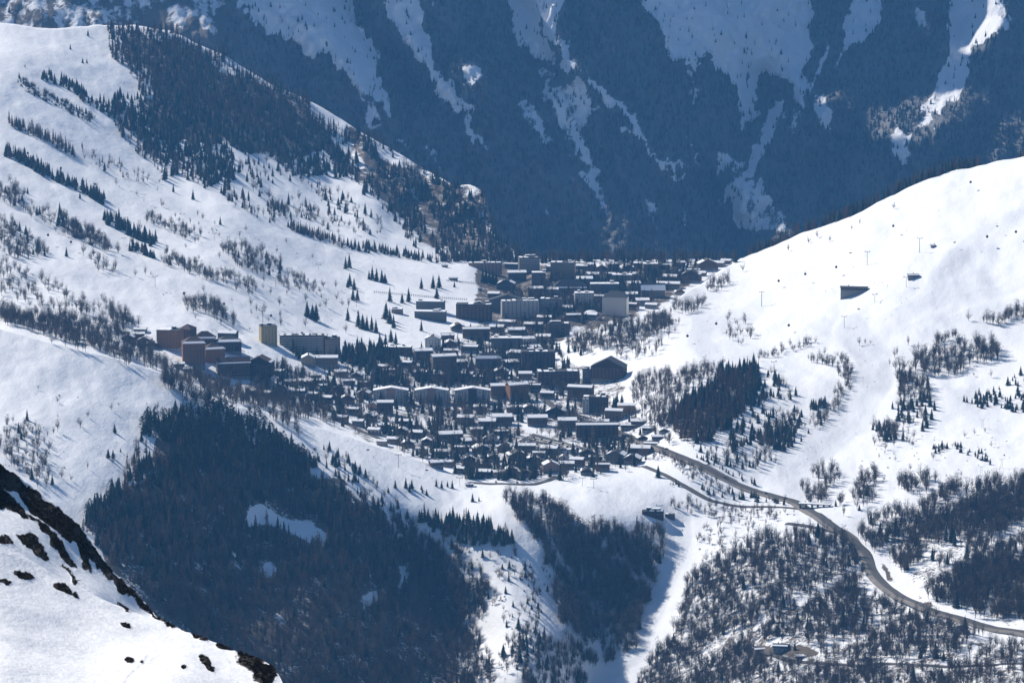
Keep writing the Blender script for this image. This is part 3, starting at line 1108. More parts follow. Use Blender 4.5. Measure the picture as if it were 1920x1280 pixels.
def put(px, py, wpx, hpx, roof='gx', wall='dark timber', rot=0, d=None, name=None, label=None, cat=None, group=None, lift=0.0, **kw):
    """a building whose visible front stands at a photo position, its size from its size in the photo"""
    m = mpp(px, py)
    w, h = wpx * m, hpx * m
    d = d or max(8.0, min(15.0, w * .75))
    p = G(px, py)
    rz = math.radians(rot)
    p = p + Vector((-math.sin(rz) * d / 2, math.cos(rz) * d / 2, 0))
    if px > 1380 or py > 900:
        p.z = max(p.z, ground_z(p.x, p.y + d * .2, p.z) - .4)
    p.z += lift
    big = w > 24 or h > 13
    o = building(name or ('apartment_block' if big else 'chalet'), p, rz, w, d, h, roof, wall, seed=int(px * 7 + py * 13), **kw)
    BUILT.append((p.x, p.y, w * .5 + 1.5, d * .5 + 2.5))
    if label:
        tag(o, label, cat or ('apartment building' if big else 'chalet'), group)
    return o


PEND = []
# ---- distinctive buildings
for i, x in enumerate((733, 809, 886)):
    put(x, 755, 66, 28, 'gy', 'white', d=13, plinth=0, gable=3.6, panel='pink' if i < 2 else 'brown timber', wmax=12, snow=1.0,
        label=f'{ORD[i].capitalize()} of three white blocks with brown centre panel and shallow snowy gable', cat='apartment building', group='three white apartment blocks')
put(314, 654, 42, 36, 'flat', 'orange timber', rot=-12, d=22, snow=.4, plinth=2, label='tall orange-brown timber block at the left end of the village', cat='apartment building')
put(346, 648, 24, 40, 'hip', 'brown timber', rot=-20, d=18, snow=0, rmat='brown', plinth=2, label='round-topped brown tower rising between the two orange blocks', cat='apartment building')
put(364, 684, 42, 54, 'hip', 'orange timber', rot=8, d=20, snow=.6, rmat='brown', balc=1, gable=7, label='stepped orange timber block with rows of balconies and brown roofs', cat='apartment building')
put(404, 680, 38, 38, 'hip', 'orange timber', rot=20, d=20, snow=.7, rmat='brown', plinth=2, gable=6, label='ochre timber wing joined right of the stepped orange block', cat='apartment building')
put(384, 650, 40, 30, 'hip', 'brown timber', rot=5, d=18, snow=.5, rmat='brown', gable=8, label='brown block with pyramid roof behind the stepped orange block', cat='apartment building')
put(430, 662, 46, 32, 'hip', 'dark timber', rot=10, d=20, snow=.9, gable=6, label='dark block with snow-edged roofs behind the dark timber hotel', cat='apartment building')
put(425, 640, 34, 18, 'gx', 'dark timber', rot=-10, snow=.9, label='low dark chalet with white roof above the snow-edged roofs', cat='chalet')
put(440, 704, 60, 40, 'gx', 'dark timber', rot=14, d=18, rmat='brown', snow=.15, gable=6, balc=1, label='large dark timber hotel with red-brown roof below the orange blocks', cat='hotel')
put(485, 712, 48, 46, 'gy', 'dark timber', rot=-10, d=18, rmat='brown', snow=.25, balc=1, label='dark gabled hotel wing with white base right of the timber hotel', cat='hotel', plinth=5)
put(505, 648, 30, 36, 'flat', 'yellow', rot=14, d=16, snow=.2, plinth=0, label='plain yellowish tower block under the lift pylon', cat='tower block')
put(566, 661, 82, 32, 'flat', 'cream', rot=5, d=14, snow=.7, plinth=0, balc=2, label='long cream apartment bar right of the yellowish tower', cat='apartment building')
put(608, 664, 11, 36, 'flat', 'brown timber', rot=0, d=14, snow=.5, plinth=0, label='narrow dark red stair tower at the end of the cream bar', cat='tower block')
put(624, 668, 28, 34, 'flat', 'pink', rot=6, d=15, snow=.5, plinth=0, balc=2, label='pinkish block right of the narrow stair tower', cat='apartment building')
put(600, 686, 66, 20, 'gx', 'cream', rot=2, d=13, snow=1, label='long low building with white roof below the cream bar', cat='apartment building')
put(578, 687, 26, 22, 'gy', 'cream', rot=2, d=16, snow=.9, label='white gable wing at the left of the long low building', cat='apartment building')
put(742, 664, 58, 13, 'flat', 'dark timber', rot=-4, d=16, snow=1, plinth=0, label='low flat hall with dark window band and thick snow roof', cat='hall')
put(806, 584, 52, 18, 'flat', 'grey', rot=-6, d=18, snow=1, plinth=0, label='grey stone hall with white roof at the foot of the beginner slope', cat='hall')
put(806, 600, 58, 16, 'flat', 'grey', rot=-6, d=15, snow=1, plinth=0, label='curved lower stone hall in front of the grey stone hall', cat='hall')
put(744, 588, 20, 8, 'flat', 'cream', rot=-6, d=10, snow=1, plinth=0, wins=True, label='small pale ticket hut left of the stone halls', cat='hut')
put(811, 654, 28, 26, 'gy', 'white', rot=-4, d=13, snow=.8, rmat='brown', plinth=0, label='white house with brown gable above the terraced car park', cat='house')
put(834, 693, 46, 28, 'gx', 'cream', rot=16, d=13, snow=1, plinth=0, balc=1, label='cream block with stepped snowy roofs right of the bare wood', cat='apartment building')
put(795, 680, 32, 26, 'gx', 'dark timber', rot=10, snow=.9, label='dark chalet under the white gabled house', cat='chalet')
put(916, 692, 48, 30, 'hip', 'grey', rot=2, d=16, snow=1, rmat='slate', gable=7, plinth=0, label='grey hip-roofed hotel with a broad white snow band', cat='hotel')
put(950, 655, 58, 20, 'flat', 'grey', rot=0, d=16, snow=1, plinth=0, label='long grey block under a flat white roof in mid village', cat='apartment building')
put(974, 750, 38, 32, 'gx', 'orange timber', rot=24, d=14, snow=.8, balc=1, label='stepped chalet hotel with orange sunlit end right of the white blocks', cat='hotel')
put(936, 748, 30, 28, 'gx', 'brown timber', rot=8, snow=.9, label='brown chalet between the third white block and the stepped hotel', cat='chalet')
put(993, 513, 38, 30, 'flat', 'cream', rot=8, d=16, snow=.5, plinth=0, balc=2, label='tall pale rounded hotel at the far end of the village', cat='hotel')
put(1054, 526, 44, 34, 'flat', 'cream', rot=-6, d=16, snow=.6, plinth=0, label='pale brown tower block right of the tall far hotel', cat='tower block')
put(910, 509, 62, 16, 'flat', 'pink', rot=4, d=14, snow=.7, plinth=0, label='long pinkish block on the far left edge of the village', cat='apartment building')
put(970, 531, 34, 22, 'gx', 'grey', rot=6, snow=1, label='grey block with white roof in front of the tall far hotel', cat='apartment building')
put(1010, 533, 26, 22, 'flat', 'grey', rot=0, d=14, snow=1, plinth=0, label='square grey block right of the far hotel front', cat='apartment building')
put(948, 544, 34, 20, 'gy', 'grey', rot=-8, d=14, snow=.6, plinth=0, label='grey gabled hall at the edge of the beginner slope', cat='hall')
put(1068, 549, 64, 24, 'hip', 'grey', rot=0, d=22, snow=.3, rmat='slate', gable=11, plinth=0, balc=2, label='broad grey pyramid-roofed block with striped balconies', cat='apartment building')
put(950, 586, 76, 34, 'gy', 'grey', rot=-4, d=16, snow=.0, gable=9, plinth=0, label='wide dark A-shaped block with thin white roof edges', cat='apartment building')
put(976, 596, 70, 32, 'flat', 'white', rot=6, d=16, snow=.5, plinth=0, balc=2, label='white-grey stepped block in front of the A-shaped block', cat='apartment building')
put(888, 600, 66, 30, 'flat', 'dark timber', rot=-4, d=18, snow=.35, plinth=0, balc=1, label='large dark slab block left of the A-shaped block', cat='apartment building')
put(1032, 590, 40, 30, 'flat', 'grey', rot=-8, d=15, snow=.4, plinth=0, balc=2, label='dark grey terraced block right of the white-grey block', cat='apartment building')
put(1096, 577, 36, 28, 'flat', 'white', rot=4, d=15, snow=.9, plinth=0, label='grey-white block with vertical stripes beside the round hall', cat='apartment building')
put(1048, 630, 40, 24, 'flat', 'dark timber', rot=3, d=14, snow=.2, plinth=0, label='dark block with vertical pale bays above the right slope', cat='apartment building')
put(893, 636, 50, 22, 'gx', 'brown timber', rot=3, d=14, snow=.7, label='brown block with broken snow roof under the dark slab', cat='apartment building')
put(1152, 592, 46, 46, 'hip', 'white', rot=-10, d=20, snow=.0, gable=8, rmat='slate', plinth=0, label='tall pale tower block with dark roof beside the right slope', cat='tower block')
put(1225, 557, 44, 26, 'gx', 'grey', rot=4, d=18, snow=.7, gable=9, plinth=0, label='grey hotel with big dark roof and white eave near the slope edge', cat='hotel')
put(1134, 552, 54, 20, 'flat', 'grey', rot=2, d=15, snow=.9, plinth=0, label='long grey block behind the tall pale tower', cat='apartment building')
put(1166, 533, 38, 18, 'flat', 'cream', rot=-4, d=14, snow=.9, plinth=0, label='cream block with white roof behind the long grey block', cat='apartment building')
put(1221, 513, 28, 18, 'flat', 'cream', rot=6, d=13, snow=.9, plinth=0, label='two-stepped cream block at the far right of the village', cat='apartment building')
put(1328, 507, 38, 22, 'gy', 'brown timber', rot=10, d=14, snow=.7, label='large brown chalet at the far right skyline of the village', cat='chalet')
put(1295, 528, 36, 24, 'gy', 'dark timber', rot=-12, d=14, snow=.3, label='dark gabled chalet right above the bright slope edge', cat='chalet')
put(1096, 537, 30, 18, 'gx', 'grey', rot=2, snow=1, label='grey house with white eave behind the striped block', cat='house')
put(1138, 716, 62, 44, 'gy', 'dark timber', rot=-14, d=22, rmat='slate', snow=.0, gable=10, balc=1, label='big black timber hotel with sloping roof against the right slope', cat='hotel')
put(1048, 727, 78, 30, 'flat', 'dark timber', rot=6, d=18, snow=.25, plinth=3, balc=1, label='long dark curved block left of the black timber hotel', cat='apartment building')
put(1104, 718, 24, 26, 'flat', 'grey', rot=-10, d=14, snow=.8, plinth=0, balc=2, label='white terraced block between the curved and the black buildings', cat='apartment building')
put(1086, 750, 46, 28, 'gx', 'brown timber', rot=-16, d=14, snow=.8, plinth=3, label='brown chalet with double snow roofs under the curved block', cat='chalet')
put(1116, 774, 46, 30, 'flat', 'dark timber', rot=-6, d=15, snow=.3, plinth=0, label='dark square block beside the village through road', cat='apartment building')
put(1098, 776, 12, 28, 'flat', 'white', rot=-6, d=8, snow=.8, plinth=0, label='narrow white stair tower beside the dark square block', cat='tower block')
put(1174, 780, 32, 22, 'gx', 'orange timber', rot=-4, d=11, snow=1, plinth=3, label='orange-fronted chalet above the through road', cat='chalet')
put(1150, 790, 32, 22, 'gx', 'cream', rot=-12, d=11, snow=1, balc=1, label='cream balconied chalet below the orange-fronted chalet', cat='chalet')
put(1042, 782, 40, 20, 'gy', 'dark timber', rot=-6, d=13, snow=.5, label='dark gabled chalet beside the parked row on the through road', cat='chalet')
put(1010, 697, 62, 38, 'flat', 'dark timber', rot=2, d=18, snow=.45, plinth=0, label='long dark block with three snow strips left of the right slope', cat='apartment building')
put(1120, 824, 78, 32, 'gx', 'dark timber', rot=3, d=15, snow=.6, plinth=3, balc=1, label='wide dark apartment house with pale bays above the car park', cat='apartment building')
put(1087, 822, 12, 26, 'flat', 'orange timber', rot=3, d=12, snow=.3, plinth=0, balc=1, label='narrow orange end wing of the wide dark apartment house', cat='apartment building')
put(722, 777, 30, 24, 'gx', 'dark timber', rot=2, d=12, snow=1, label='dark chalet with big white roof below the first white block', cat='chalet')
put(914, 805, 32, 19, 'gx', 'dark timber', rot=3, snow=1, label='dark chalet with bright roof left of the twin white-roofed chalets', cat='chalet')
put(942, 797, 36, 20, 'gx', 'dark timber', rot=3, snow=1, label='white-roofed dark chalet behind the snowy lane', cat='chalet')
put(1008, 799, 36, 20, 'gx', 'dark timber', rot=3, snow=1, label='large white-roofed chalet above the car park, the left of two', cat='chalet')
put(1064, 806, 34, 22, 'gx', 'dark timber', rot=3, snow=1, label='large white-roofed chalet above the car park, the right of two', cat='chalet')
put(872, 795, 30, 16, 'gx', 'cream', rot=-6, snow=1, label='pale house with white roof in the snowy gap of the lower village', cat='house')
put(1200, 853, 36, 18, 'gx', 'brown timber', rot=-8, snow=1, label='brown chalet with snowy roof at the right end beside the road', cat='chalet')
put(1184, 869, 30, 18, 'gy', 'dark timber', rot=-14, snow=.7, label='dark gabled chalet at the right end of the lowest rows', cat='chalet')
put(1153, 868, 36, 24, 'gy', 'grey', rot=-14, snow=.5, label='grey gabled house near the right end of the lowest rows', cat='house')
put(1066, 852, 44, 8, 'flat', 'white', rot=2, d=8, snow=1, plinth=0, wins=False, label='long low white-roofed garage row in front of the car park', cat='garage')
# ski-slope buildings
put(1601, 553, 50, 11, 'gx', 'dark timber', rot=-10, d=8, snow=.0, lift=4.2, name='slope_restaurant', label='long dark restaurant alone in the middle of the right slope', cat='restaurant')
put(1713, 528, 20, 7, 'gx', 'brown timber', rot=4, d=7, snow=.6, name='lift_station', label='small lift hut beside the pylon above the slope restaurant', cat='hut')
put(1750, 464, 8, 5, 'gx', 'dark timber', rot=8, d=4, snow=.5, name='lift_hut', wins=False, label='tiny dark hut alone near the top of the right slope', cat='hut')
put(1224, 964, 40, 8, 'flat', 'dark timber', rot=-4, d=9, snow=.7, name='lift_station', plinth=0, label='flat dark lift station at the head of the lower piste', cat='lift station')
put(1256, 965, 18, 6, 'flat', 'grey', rot=-4, d=7, snow=.6, name='lift_hut', plinth=0, label='small grey hut right of the flat lift station', cat='hut')
put(880, 914, 14, 5, 'gx', 'dark timber', rot=-4, d=5, snow=.6, name='lift_hut', label='small dark hut beside the reservoir bank', cat='hut')
put(834, 502, 11, 4, 'gx', 'brown timber', rot=0, d=4, snow=.3, name='slope_hut', wins=False, label='small brown hut on the top edge of the beginner slope', cat='hut')
put(900, 545, 7, 5, 'gx', 'dark timber', rot=0, d=4, snow=.2, name='slope_hut', wins=False, label='tiny dark hut at the right end of the beginner slope', cat='hut')
put(850, 526, 16, 5, 'gx', 'dark timber', rot=0, d=5, snow=.3, name='slope_hut', wins=False, label='dark hut at the start of the upper fence row', cat='hut')
put(1462, 1232, 26, 12, 'gx', 'grey', rot=-10, d=9, snow=.5, name='farm_house', label='grey farmhouse at the hairpin near the bottom edge', cat='house')
put(1425, 1228, 18, 8, 'gx', 'cream', rot=14, d=8, snow=.6, name='farm_shed', label='low shed left of the grey farmhouse at the bottom', cat='shed')
put(1500, 1240, 14, 7, 'gx', 'dark timber', rot=4, d=6, snow=.8, name='farm_shed', label='dark shed right of the grey farmhouse at the bottom', cat='shed')

# ---- rows of lesser houses; each gets its place in its row
ROWS = {
    'below the large car park': [(972, 864, 34, 18, 'gy'), (984, 848, 40, 15, 'gx'), (1028, 853, 32, 15, 'gx'), (1101, 861, 28, 20, 'gy'), (1117, 865, 25, 12, 'gx'), (1034, 888, 30, 22, 'gy'), (1062, 881, 28, 14, 'gx'),
                                 (1000, 872, 26, 16, 'gy'), (1080, 875, 26, 16, 'gx'), (1010, 860, 22, 12, 'gx'), (1060, 866, 24, 13, 'gy'), (1130, 884, 26, 16, 'gx'), (1100, 892, 22, 13, 'gy')],
    'in the lowest left corner of the village': [(820, 879, 24, 14, 'gx'), (840, 876, 18, 12, 'gx'), (828, 860, 26, 15, 'gx'), (846, 829, 44, 18, 'gx'), (866, 850, 26, 14, 'gx'), (905, 896, 28, 14, 'gx'), (936, 896, 20, 13, 'gx'), (960, 890, 26, 14, 'gy'), (985, 895, 22, 13, 'gy'),
                                                 (880, 870, 24, 15, 'gy'), (905, 850, 28, 16, 'gy'), (925, 866, 24, 14, 'gy'), (882, 838, 28, 14, 'gx'), (920, 832, 30, 15, 'gy'), (945, 848, 26, 15, 'gy'), (860, 888, 18, 11, 'gx'), (896, 816, 26, 14, 'gx'), (940, 818, 28, 13, 'gx')],
    'on the left edge of the lower village': [(721, 808, 20, 13, 'gx'), (752, 815, 24, 12, 'gy'), (660, 780, 22, 14, 'gx'), (690, 790, 24, 14, 'gy'), (700, 770, 22, 14, 'gy'), (652, 758, 26, 16, 'gy'), (680, 748, 24, 15, 'gy'), (640, 792, 20, 12, 'gx'), (670, 800, 20, 12, 'gx'), (735, 832, 22, 12, 'gx'), (765, 838, 24, 12, 'gy'),
                                              (700, 815, 22, 12, 'gx'), (780, 822, 24, 13, 'gx'), (760, 800, 24, 12, 'gx'), (790, 852, 22, 12, 'gx'), (800, 835, 20, 12, 'gy'), (715, 835, 18, 10, 'gx')],
    'on the bank left of the three white blocks': [(572, 726, 26, 12, 'gx'), (594, 722, 18, 10, 'gx'), (608, 732, 16, 9, 'gx'), (592, 712, 20, 9, 'gx'), (640, 706, 22, 12, 'gx'), (668, 712, 20, 13, 'gy'), (655, 722, 22, 11, 'gx'), (680, 724, 20, 10, 'gx'), (716, 696, 20, 11, 'gx'), (730, 702, 22, 11, 'gx'), (727, 714, 22, 11, 'gx'), (560, 742, 22, 12, 'gx'), (610, 755, 22, 12, 'gx'), (585, 748, 20, 12, 'gx'), (632, 738, 20, 12, 'gy'), (545, 722, 20, 10, 'gx'), (520, 705, 22, 12, 'gx'), (470, 735, 20, 10, 'gx'), (495, 742, 22, 11, 'gx')],
    'at the upper left end of the village': [(240, 640, 24, 14, 'gy'), (258, 634, 26, 14, 'gx'), (270, 645, 24, 16, 'gy'), (284, 650, 18, 14, 'gy'), (262, 622, 22, 8, 'gx'), (236, 628, 18, 9, 'gx'), (336, 688, 20, 10, 'gx'), (352, 694, 16, 8, 'gx')],
    'in the middle of the village': [(880, 662, 30, 15, 'gx'), (845, 668, 26, 14, 'gx'), (870, 712, 30, 14, 'gx'), (900, 716, 26, 12, 'gx'), (845, 652, 24, 14, 'gy'), (865, 690, 26, 14, 'gx'), (940, 705, 28, 14, 'gy'), (960, 690, 26, 14, 'gx'), (985, 712, 24, 14, 'gx'), (968, 672, 28, 14, 'gx'), (1000, 735, 26, 16, 'gx'), (1025, 748, 24, 14, 'gx'), (820, 712, 26, 12, 'gx'), (785, 708, 26, 13, 'gx'), (760, 690, 22, 13, 'gx'), (1000, 662, 32, 13, 'gx'), (995, 772, 26, 14, 'gy'), (965, 774, 28, 14, 'gx'), (1025, 676, 26, 12, 'gx'), (900, 770, 24, 10, 'gx'), (840, 640, 24, 14, 'gx'), (860, 622, 26, 16, 'gy')],
    'in the upper village': [(1000, 617, 34, 13, 'gx'), (1020, 605, 26, 14, 'gx'), (950, 612, 30, 13, 'gx'), (970, 628, 32, 13, 'gx'), (930, 622, 26, 13, 'gx'), (1075, 600, 28, 14, 'gx'), (1060, 585, 26, 12, 'gx'), (1105, 598, 26, 12, 'gx'), (1120, 565, 24, 14, 'gx'), (1008, 552, 26, 14, 'gx'), (1036, 552, 22, 12, 'gx'), (1085, 563, 24, 12, 'gx'), (925, 560, 22, 12, 'gx'), (1020, 642, 30, 14, 'gx'), (990, 645, 26, 12, 'gx'), (1185, 562, 24, 14, 'gx'), (1180, 580, 26, 14, 'gx'), (1205, 572, 24, 13, 'gx'), (1220, 578, 22, 10, 'gx')],
    'at the far end of the village': [(1090, 506, 22, 9, 'gx'), (1110, 504, 22, 10, 'gx'), (1128, 508, 24, 11, 'gy'), (1150, 502, 22, 9, 'gx'), (1178, 508, 26, 11, 'gy'), (1185, 520, 22, 9, 'gx'), (1198, 502, 20, 10, 'gx'), (1245, 505, 24, 11, 'gx'), (1262, 514, 22, 12, 'gy'), (1275, 500, 22, 10, 'gx'), (1300, 512, 24, 10, 'gx'), (1312, 518, 20, 9, 'gx'), (1345, 500, 22, 10, 'gx'), (1255, 526, 26, 12, 'gx'), (1262, 540, 24, 12, 'gx'), (1240, 540, 22, 12, 'gx'), (1190, 540, 24, 12, 'gx'), (1360, 496, 18, 9, 'gx'), (1035, 508, 22, 10, 'gx'), (1110, 522, 24, 11, 'gx'), (1275, 552, 18, 10, 'gy'), (1148, 520, 22, 10, 'gx'), (958, 505, 24, 12, 'gx')],
    'beside the through road on the right': [(1195, 800, 24, 13, 'gx'), (1215, 812, 22, 12, 'gx'), (1232, 826, 18, 10, 'gx'), (1178, 806, 26, 12, 'gx'), (1220, 836, 26, 9, 'gx'), (1130, 800, 22, 12, 'gx'), (1205, 826, 18, 10, 'gy'), (1245, 812, 16, 9, 'gy')],
}
WCH = ['dark timber'] * 6 + ['brown timber'] * 4 + ['cream', 'grey', 'white', 'pink']
WNAME = {'dark timber': 'dark timber', 'brown timber': 'brown timber', 'orange timber': 'orange timber', 'white': 'white rendered', 'cream': 'cream', 'grey': 'grey', 'pink': 'pinkish', 'yellow': 'yellow'}
for where, lst in ROWS.items():
    far = 'far' in where or 'upper village' in where
    made = []
    for k, (x, y, w, h, rf) in enumerate(lst):
        r_ = random.Random(x * 31 + y)
        wl_ = r_.choice(WCH + ['grey', 'cream', 'grey'] if far else WCH)
        sn = r_.choice([1, 1, 1, .9, .75, .5]) if rf == 'gx' else r_.choice([.95, .8, .6, .35])
        o = put(x, y, w, h, rf, wl_, rot=r_.uniform(-22, 22), snow=sn, rmat=r_.choice(['slate', 'slate', 'brown']), balc=1 if r_.random() < .35 else 0)
        made.append((x, o, wl_, rf))
    made.sort(key=lambda t: t[0])
    cnt = {}
    for x, o, wl_, rf in made:
        n = cnt.get((wl_, rf), 0)
        cnt[(wl_, rf)] = n + 1
        tag(o, f'{ordinal(n)} {WNAME[wl_]} {"broad-roofed" if rf == "gx" else "gable-fronted"} chalet from left, {where}', 'chalet', 'chalets ' + where)
# round hall
p = G(1108, 593)
root = empty('round_hall', p)
tag(root, 'round hall under a white dome beside the tall pale tower', 'hall')
mb, sn = MB(), MB()
R = 9.0
for i in range(20):
    a, b = 2 * math.pi * i / 20, 2 * math.pi * (i + 1) / 20
    c = lambda t, r, z: (r * math.cos(t), r * math.sin(t), z)
    mb.face([c(a, R, -3), c(b, R, -3), c(b, R, 4.5), c(a, R, 4.5)])
    for j in range(5):
        t0, t1 = j / 5 * math.pi / 2, (j + 1) / 5 * math.pi / 2
        r0, r1 = (R + .5) * math.cos(t0), (R + .5) * math.cos(t1)
        q = [c(a, r0, 4.5 + 5 * math.sin(t0)), c(b, r0, 4.5 + 5 * math.sin(t0)), c(b, r1, 4.5 + 5 * math.sin(t1)), c(a, r1, 4.5 + 5 * math.sin(t1))]
        sn.face(q if r1 > 1e-3 else q[:3])
mesh_obj('wall', mb.mesh('wall', WALLS['grey']), root)
mesh_obj('roof', sn.mesh('roof', M_SNOW), root)
for i in range(9):
    a = math.pi * (1.08 + i * .105)
    mesh_obj('window', WIN, root, (R * math.cos(a) * 1.003, R * math.sin(a) * 1.003, 1.2), (0, 0, a + math.pi / 2), (1.4, 1, 2.2))

# ------------------------------------------------------------------ roads and the car park
ROAD_LINES = []


def ribbon(name, line, width, mat, lift=0.5, step=6.0, label=None, side=1.2):
    L = np.array(line, float)
    seg = np.hypot(*(L[1:] - L[:-1]).T)
    cum = np.concatenate([[0], np.cumsum(seg)])
    s = np.arange(0, cum[-1] + .1, step)
    qx, qy = np.interp(s, cum, L[:, 0]), np.interp(s, cum, L[:, 1])
    ker = np.array([1, 2, 3, 2, 1]) / 9.0
    if len(qx) > 8:
        qx[2:-2], qy[2:-2] = np.convolve(qx, ker, 'valid'), np.convolve(qy, ker, 'valid')
    x, y, z = ground(qx, qy)
    if len(z) > 6:
        z[2:-2] = np.convolve(z, ker, 'valid')
    t = np.stack([np.gradient(x), np.gradient(y)], 1)
    t /= np.linalg.norm(t, axis=1)[:, None] + 1e-9
    nrm = np.stack([-t[:, 1], t[:, 0]], 1)
    offs = np.array([-.5, -.25, 0, .25, .5]) * width
    X = x[:, None] + nrm[:, :1] * offs
    Yv = y[:, None] + nrm[:, 1:] * offs
    Z = np.repeat(z[:, None], 5, 1) + lift
    # closed sides so that the road is a bed, not a sheet
    X = np.hstack([X[:, :1] - nrm[:, :1] * side, X, X[:, -1:] + nrm[:, :1] * side])
    Yv = np.hstack([Yv[:, :1] - nrm[:, 1:] * side, Yv, Yv[:, -1:] + nrm[:, 1:] * side])
    Z = np.hstack([Z[:, :1] - 2.2, Z, Z[:, -1:] - 2.2])
    if side < 3:
        ROAD_LINES.append((list(zip(qx, qy)), 3.5 + width * .25))
    o = mesh_obj(name, grid_mesh(name, X, Yv, Z, mat, flip=True))
    tag(o, label, kind='structure')
    return o


R_MAIN = [(1008, 738), (1022, 750), (1040, 764), (1070, 780), (1110, 792), (1150, 806), (1185, 818), (1240, 838), (1300, 864), (1345, 886), (1400, 910), (1450, 925), (1495, 938), (1525, 958), (1560, 985), (1600, 1010), (1625, 1030), (1633, 1052), (1645, 1078), (1662, 1100), (1700, 1125), (1750, 1150), (1830, 1172), (1920, 1192), (1990, 1208)]
ribbon('road_verge', R_MAIN[6:], 17, M_VERGE, 0.35, label='brown verge along the valley road')
ribbon('road', R_MAIN, 9.5, M_ASPH, 0.75, label='grey valley road winding up to the village')
ribbon('road', [(1208, 872), (1250, 888), (1290, 908), (1330, 930), (1400, 941), (1470, 950), (1510, 952)], 6.5, M_ASPH, label='lower lane beside the valley road')
ribbon('road', [(1476, 984), (1510, 986), (1545, 993), (1575, 998)], 7, M_ASPH, label='short side road joining the valley road')
ribbon('road', [(880, 906), (940, 908), (1000, 910), (1030, 903), (1045, 893)], 8, M_ASPH, label='road along the front of the village')
ribbon('road', [(1395, 1212), (1430, 1225), (1480, 1242), (1560, 1247), (1700, 1250), (1850, 1248), (1990, 1246)], 6.5, M_ASPH, label='lower road along the bottom edge')
ribbon('road', [(596, 735), (612, 748), (622, 770), (640, 790), (680, 810), (730, 830)], 6.5, M_ASPH, label='lane down the left side of the village')
ribbon('road', [(760, 795), (790, 802), (810, 822), (800, 840)], 6, M_ASPH, label='lane in the lower village')
ribbon('road', [(1008, 738), (985, 725), (960, 705), (920, 698)], 7, M_ASPH, label='street through the middle of the village')

# the large car park: one sheet laid on the ground
LOT = [(958, 834), (1000, 813), (1100, 841), (1056, 853)]
uu, vv = np.meshgrid(np.linspace(0, 1, 30), np.linspace(0, 1, 20))
lx = (LOT[0][0] * (1 - uu) + LOT[3][0] * uu) * (1 - vv) + (LOT[1][0] * (1 - uu) + LOT[2][0] * uu) * vv
ly = (LOT[0][1] * (1 - uu) + LOT[3][1] * uu) * (1 - vv) + (LOT[1][1] * (1 - uu) + LOT[2][1] * uu) * vv
X_, Y_, Z_ = ground(lx, ly)
tag(mesh_obj('car_park', grid_mesh('car_park', X_, Y_, Z_ + .45, M_ASPH)), 'asphalt car park in the lower village', kind='structure')
LP = [G(*p) for p in LOT]

# ------------------------------------------------------------------ cars
CARC = {'black': (.015, .016, .018), 'grey': (.14, .145, .15), 'white': (.62, .62, .62), 'dark blue': (.02, .035, .09), 'red': (.25, .02, .02), 'silver': (.32, .33, .34)}
M_TYRE = flat_mat('tyre', (.015, .015, .015), None, 3, .9)
M_LAMP = flat_mat('lamp_glass', (.55, .52, .48), None, 3, .2, 0, .5)
CARM = {}
for c, rgb in CARC.items():
    mt = flat_mat(c.replace(' ', '_') + '_paint', rgb, tuple(v * .92 for v in rgb), 1, .25, 0, .5)
    prof = [(-2.1, .32), (-2.15, .75), (-1.9, .95), (-0.95, 1.0), (1.75, 1.0), (2.1, .9), (2.15, .35)]
    mb = MB()
    n = len(prof)
    for i in range(n):
        (x0, z0), (x1, z1) = prof[i], prof[(i + 1) % n]
        mb.face([(x0, -.86, z0), (x0, .86, z0), (x1, .86, z1), (x1, -.86, z1)])
    mb.face([(x, -.86, z) for x, z in prof][::-1])
    mb.face([(x, .86, z) for x, z in prof])
    mb.hexa([(-.45, -.66, 1.42), (1.3, -.66, 1.42), (1.3, .66, 1.42), (-.45, .66, 1.42)], [(-.4, -.62, 1.50), (1.2, -.62, 1.50), (1.2, .62, 1.50), (-.4, .62, 1.50)])
    body = mb.mesh('car_body', mt)
    CARM[c] = body
mb = MB()
mb.hexa([(-1.0, -.80, .99), (1.75, -.80, .99), (1.75, .80, .99), (-1.0, .80, .99)], [(-.45, -.66, 1.418), (1.3, -.66, 1.418), (1.3, .66, 1.418), (-.45, .66, 1.418)])
CAB = mb.mesh('car_windows', M_GLASS)
mb = MB()
mb.tube((0, -.1, 0), (0, .1, 0), .33, .33, 10)
WHEEL = mb.mesh('wheel', M_TYRE)
mb = MB()
mb.box(-.03, .03, -.2, .2, -.08, .08)
LAMP = mb.mesh('headlight', M_LAMP)


def car(loc, rz, color, label, group):
    r = empty('car', loc, rz)
    tag(r, label, 'car', group)
    mesh_obj('body', CARM[color], r)
    mesh_obj('windows', CAB, r)
    for sx in (-1.3, 1.35):
        for sy in (-.8, .8):
            mesh_obj('wheel', WHEEL, r, (sx, sy, .33))
    for sy in (-.6, .6):
        mesh_obj('headlight', LAMP, r, (-2.12, sy, .7))


def cars(places, where, group):
    cnt = {}
    seq = []
    for p, rz in places:
        px, py = world2pix(p.x, p.y, p.z)
        seq.append((px, p, rz, random.choice(['black'] * 4 + ['grey'] * 3 + ['dark blue'] * 3 + ['white', 'silver', 'red'])))
    seq.sort(key=lambda t: t[0])
    for px, p, rz, c in seq:
        n = cnt.get(c, 0)
        cnt[c] = n + 1
        car(p, rz, c, f'{ordinal(n)} {c} car from left, parked {where}', group)


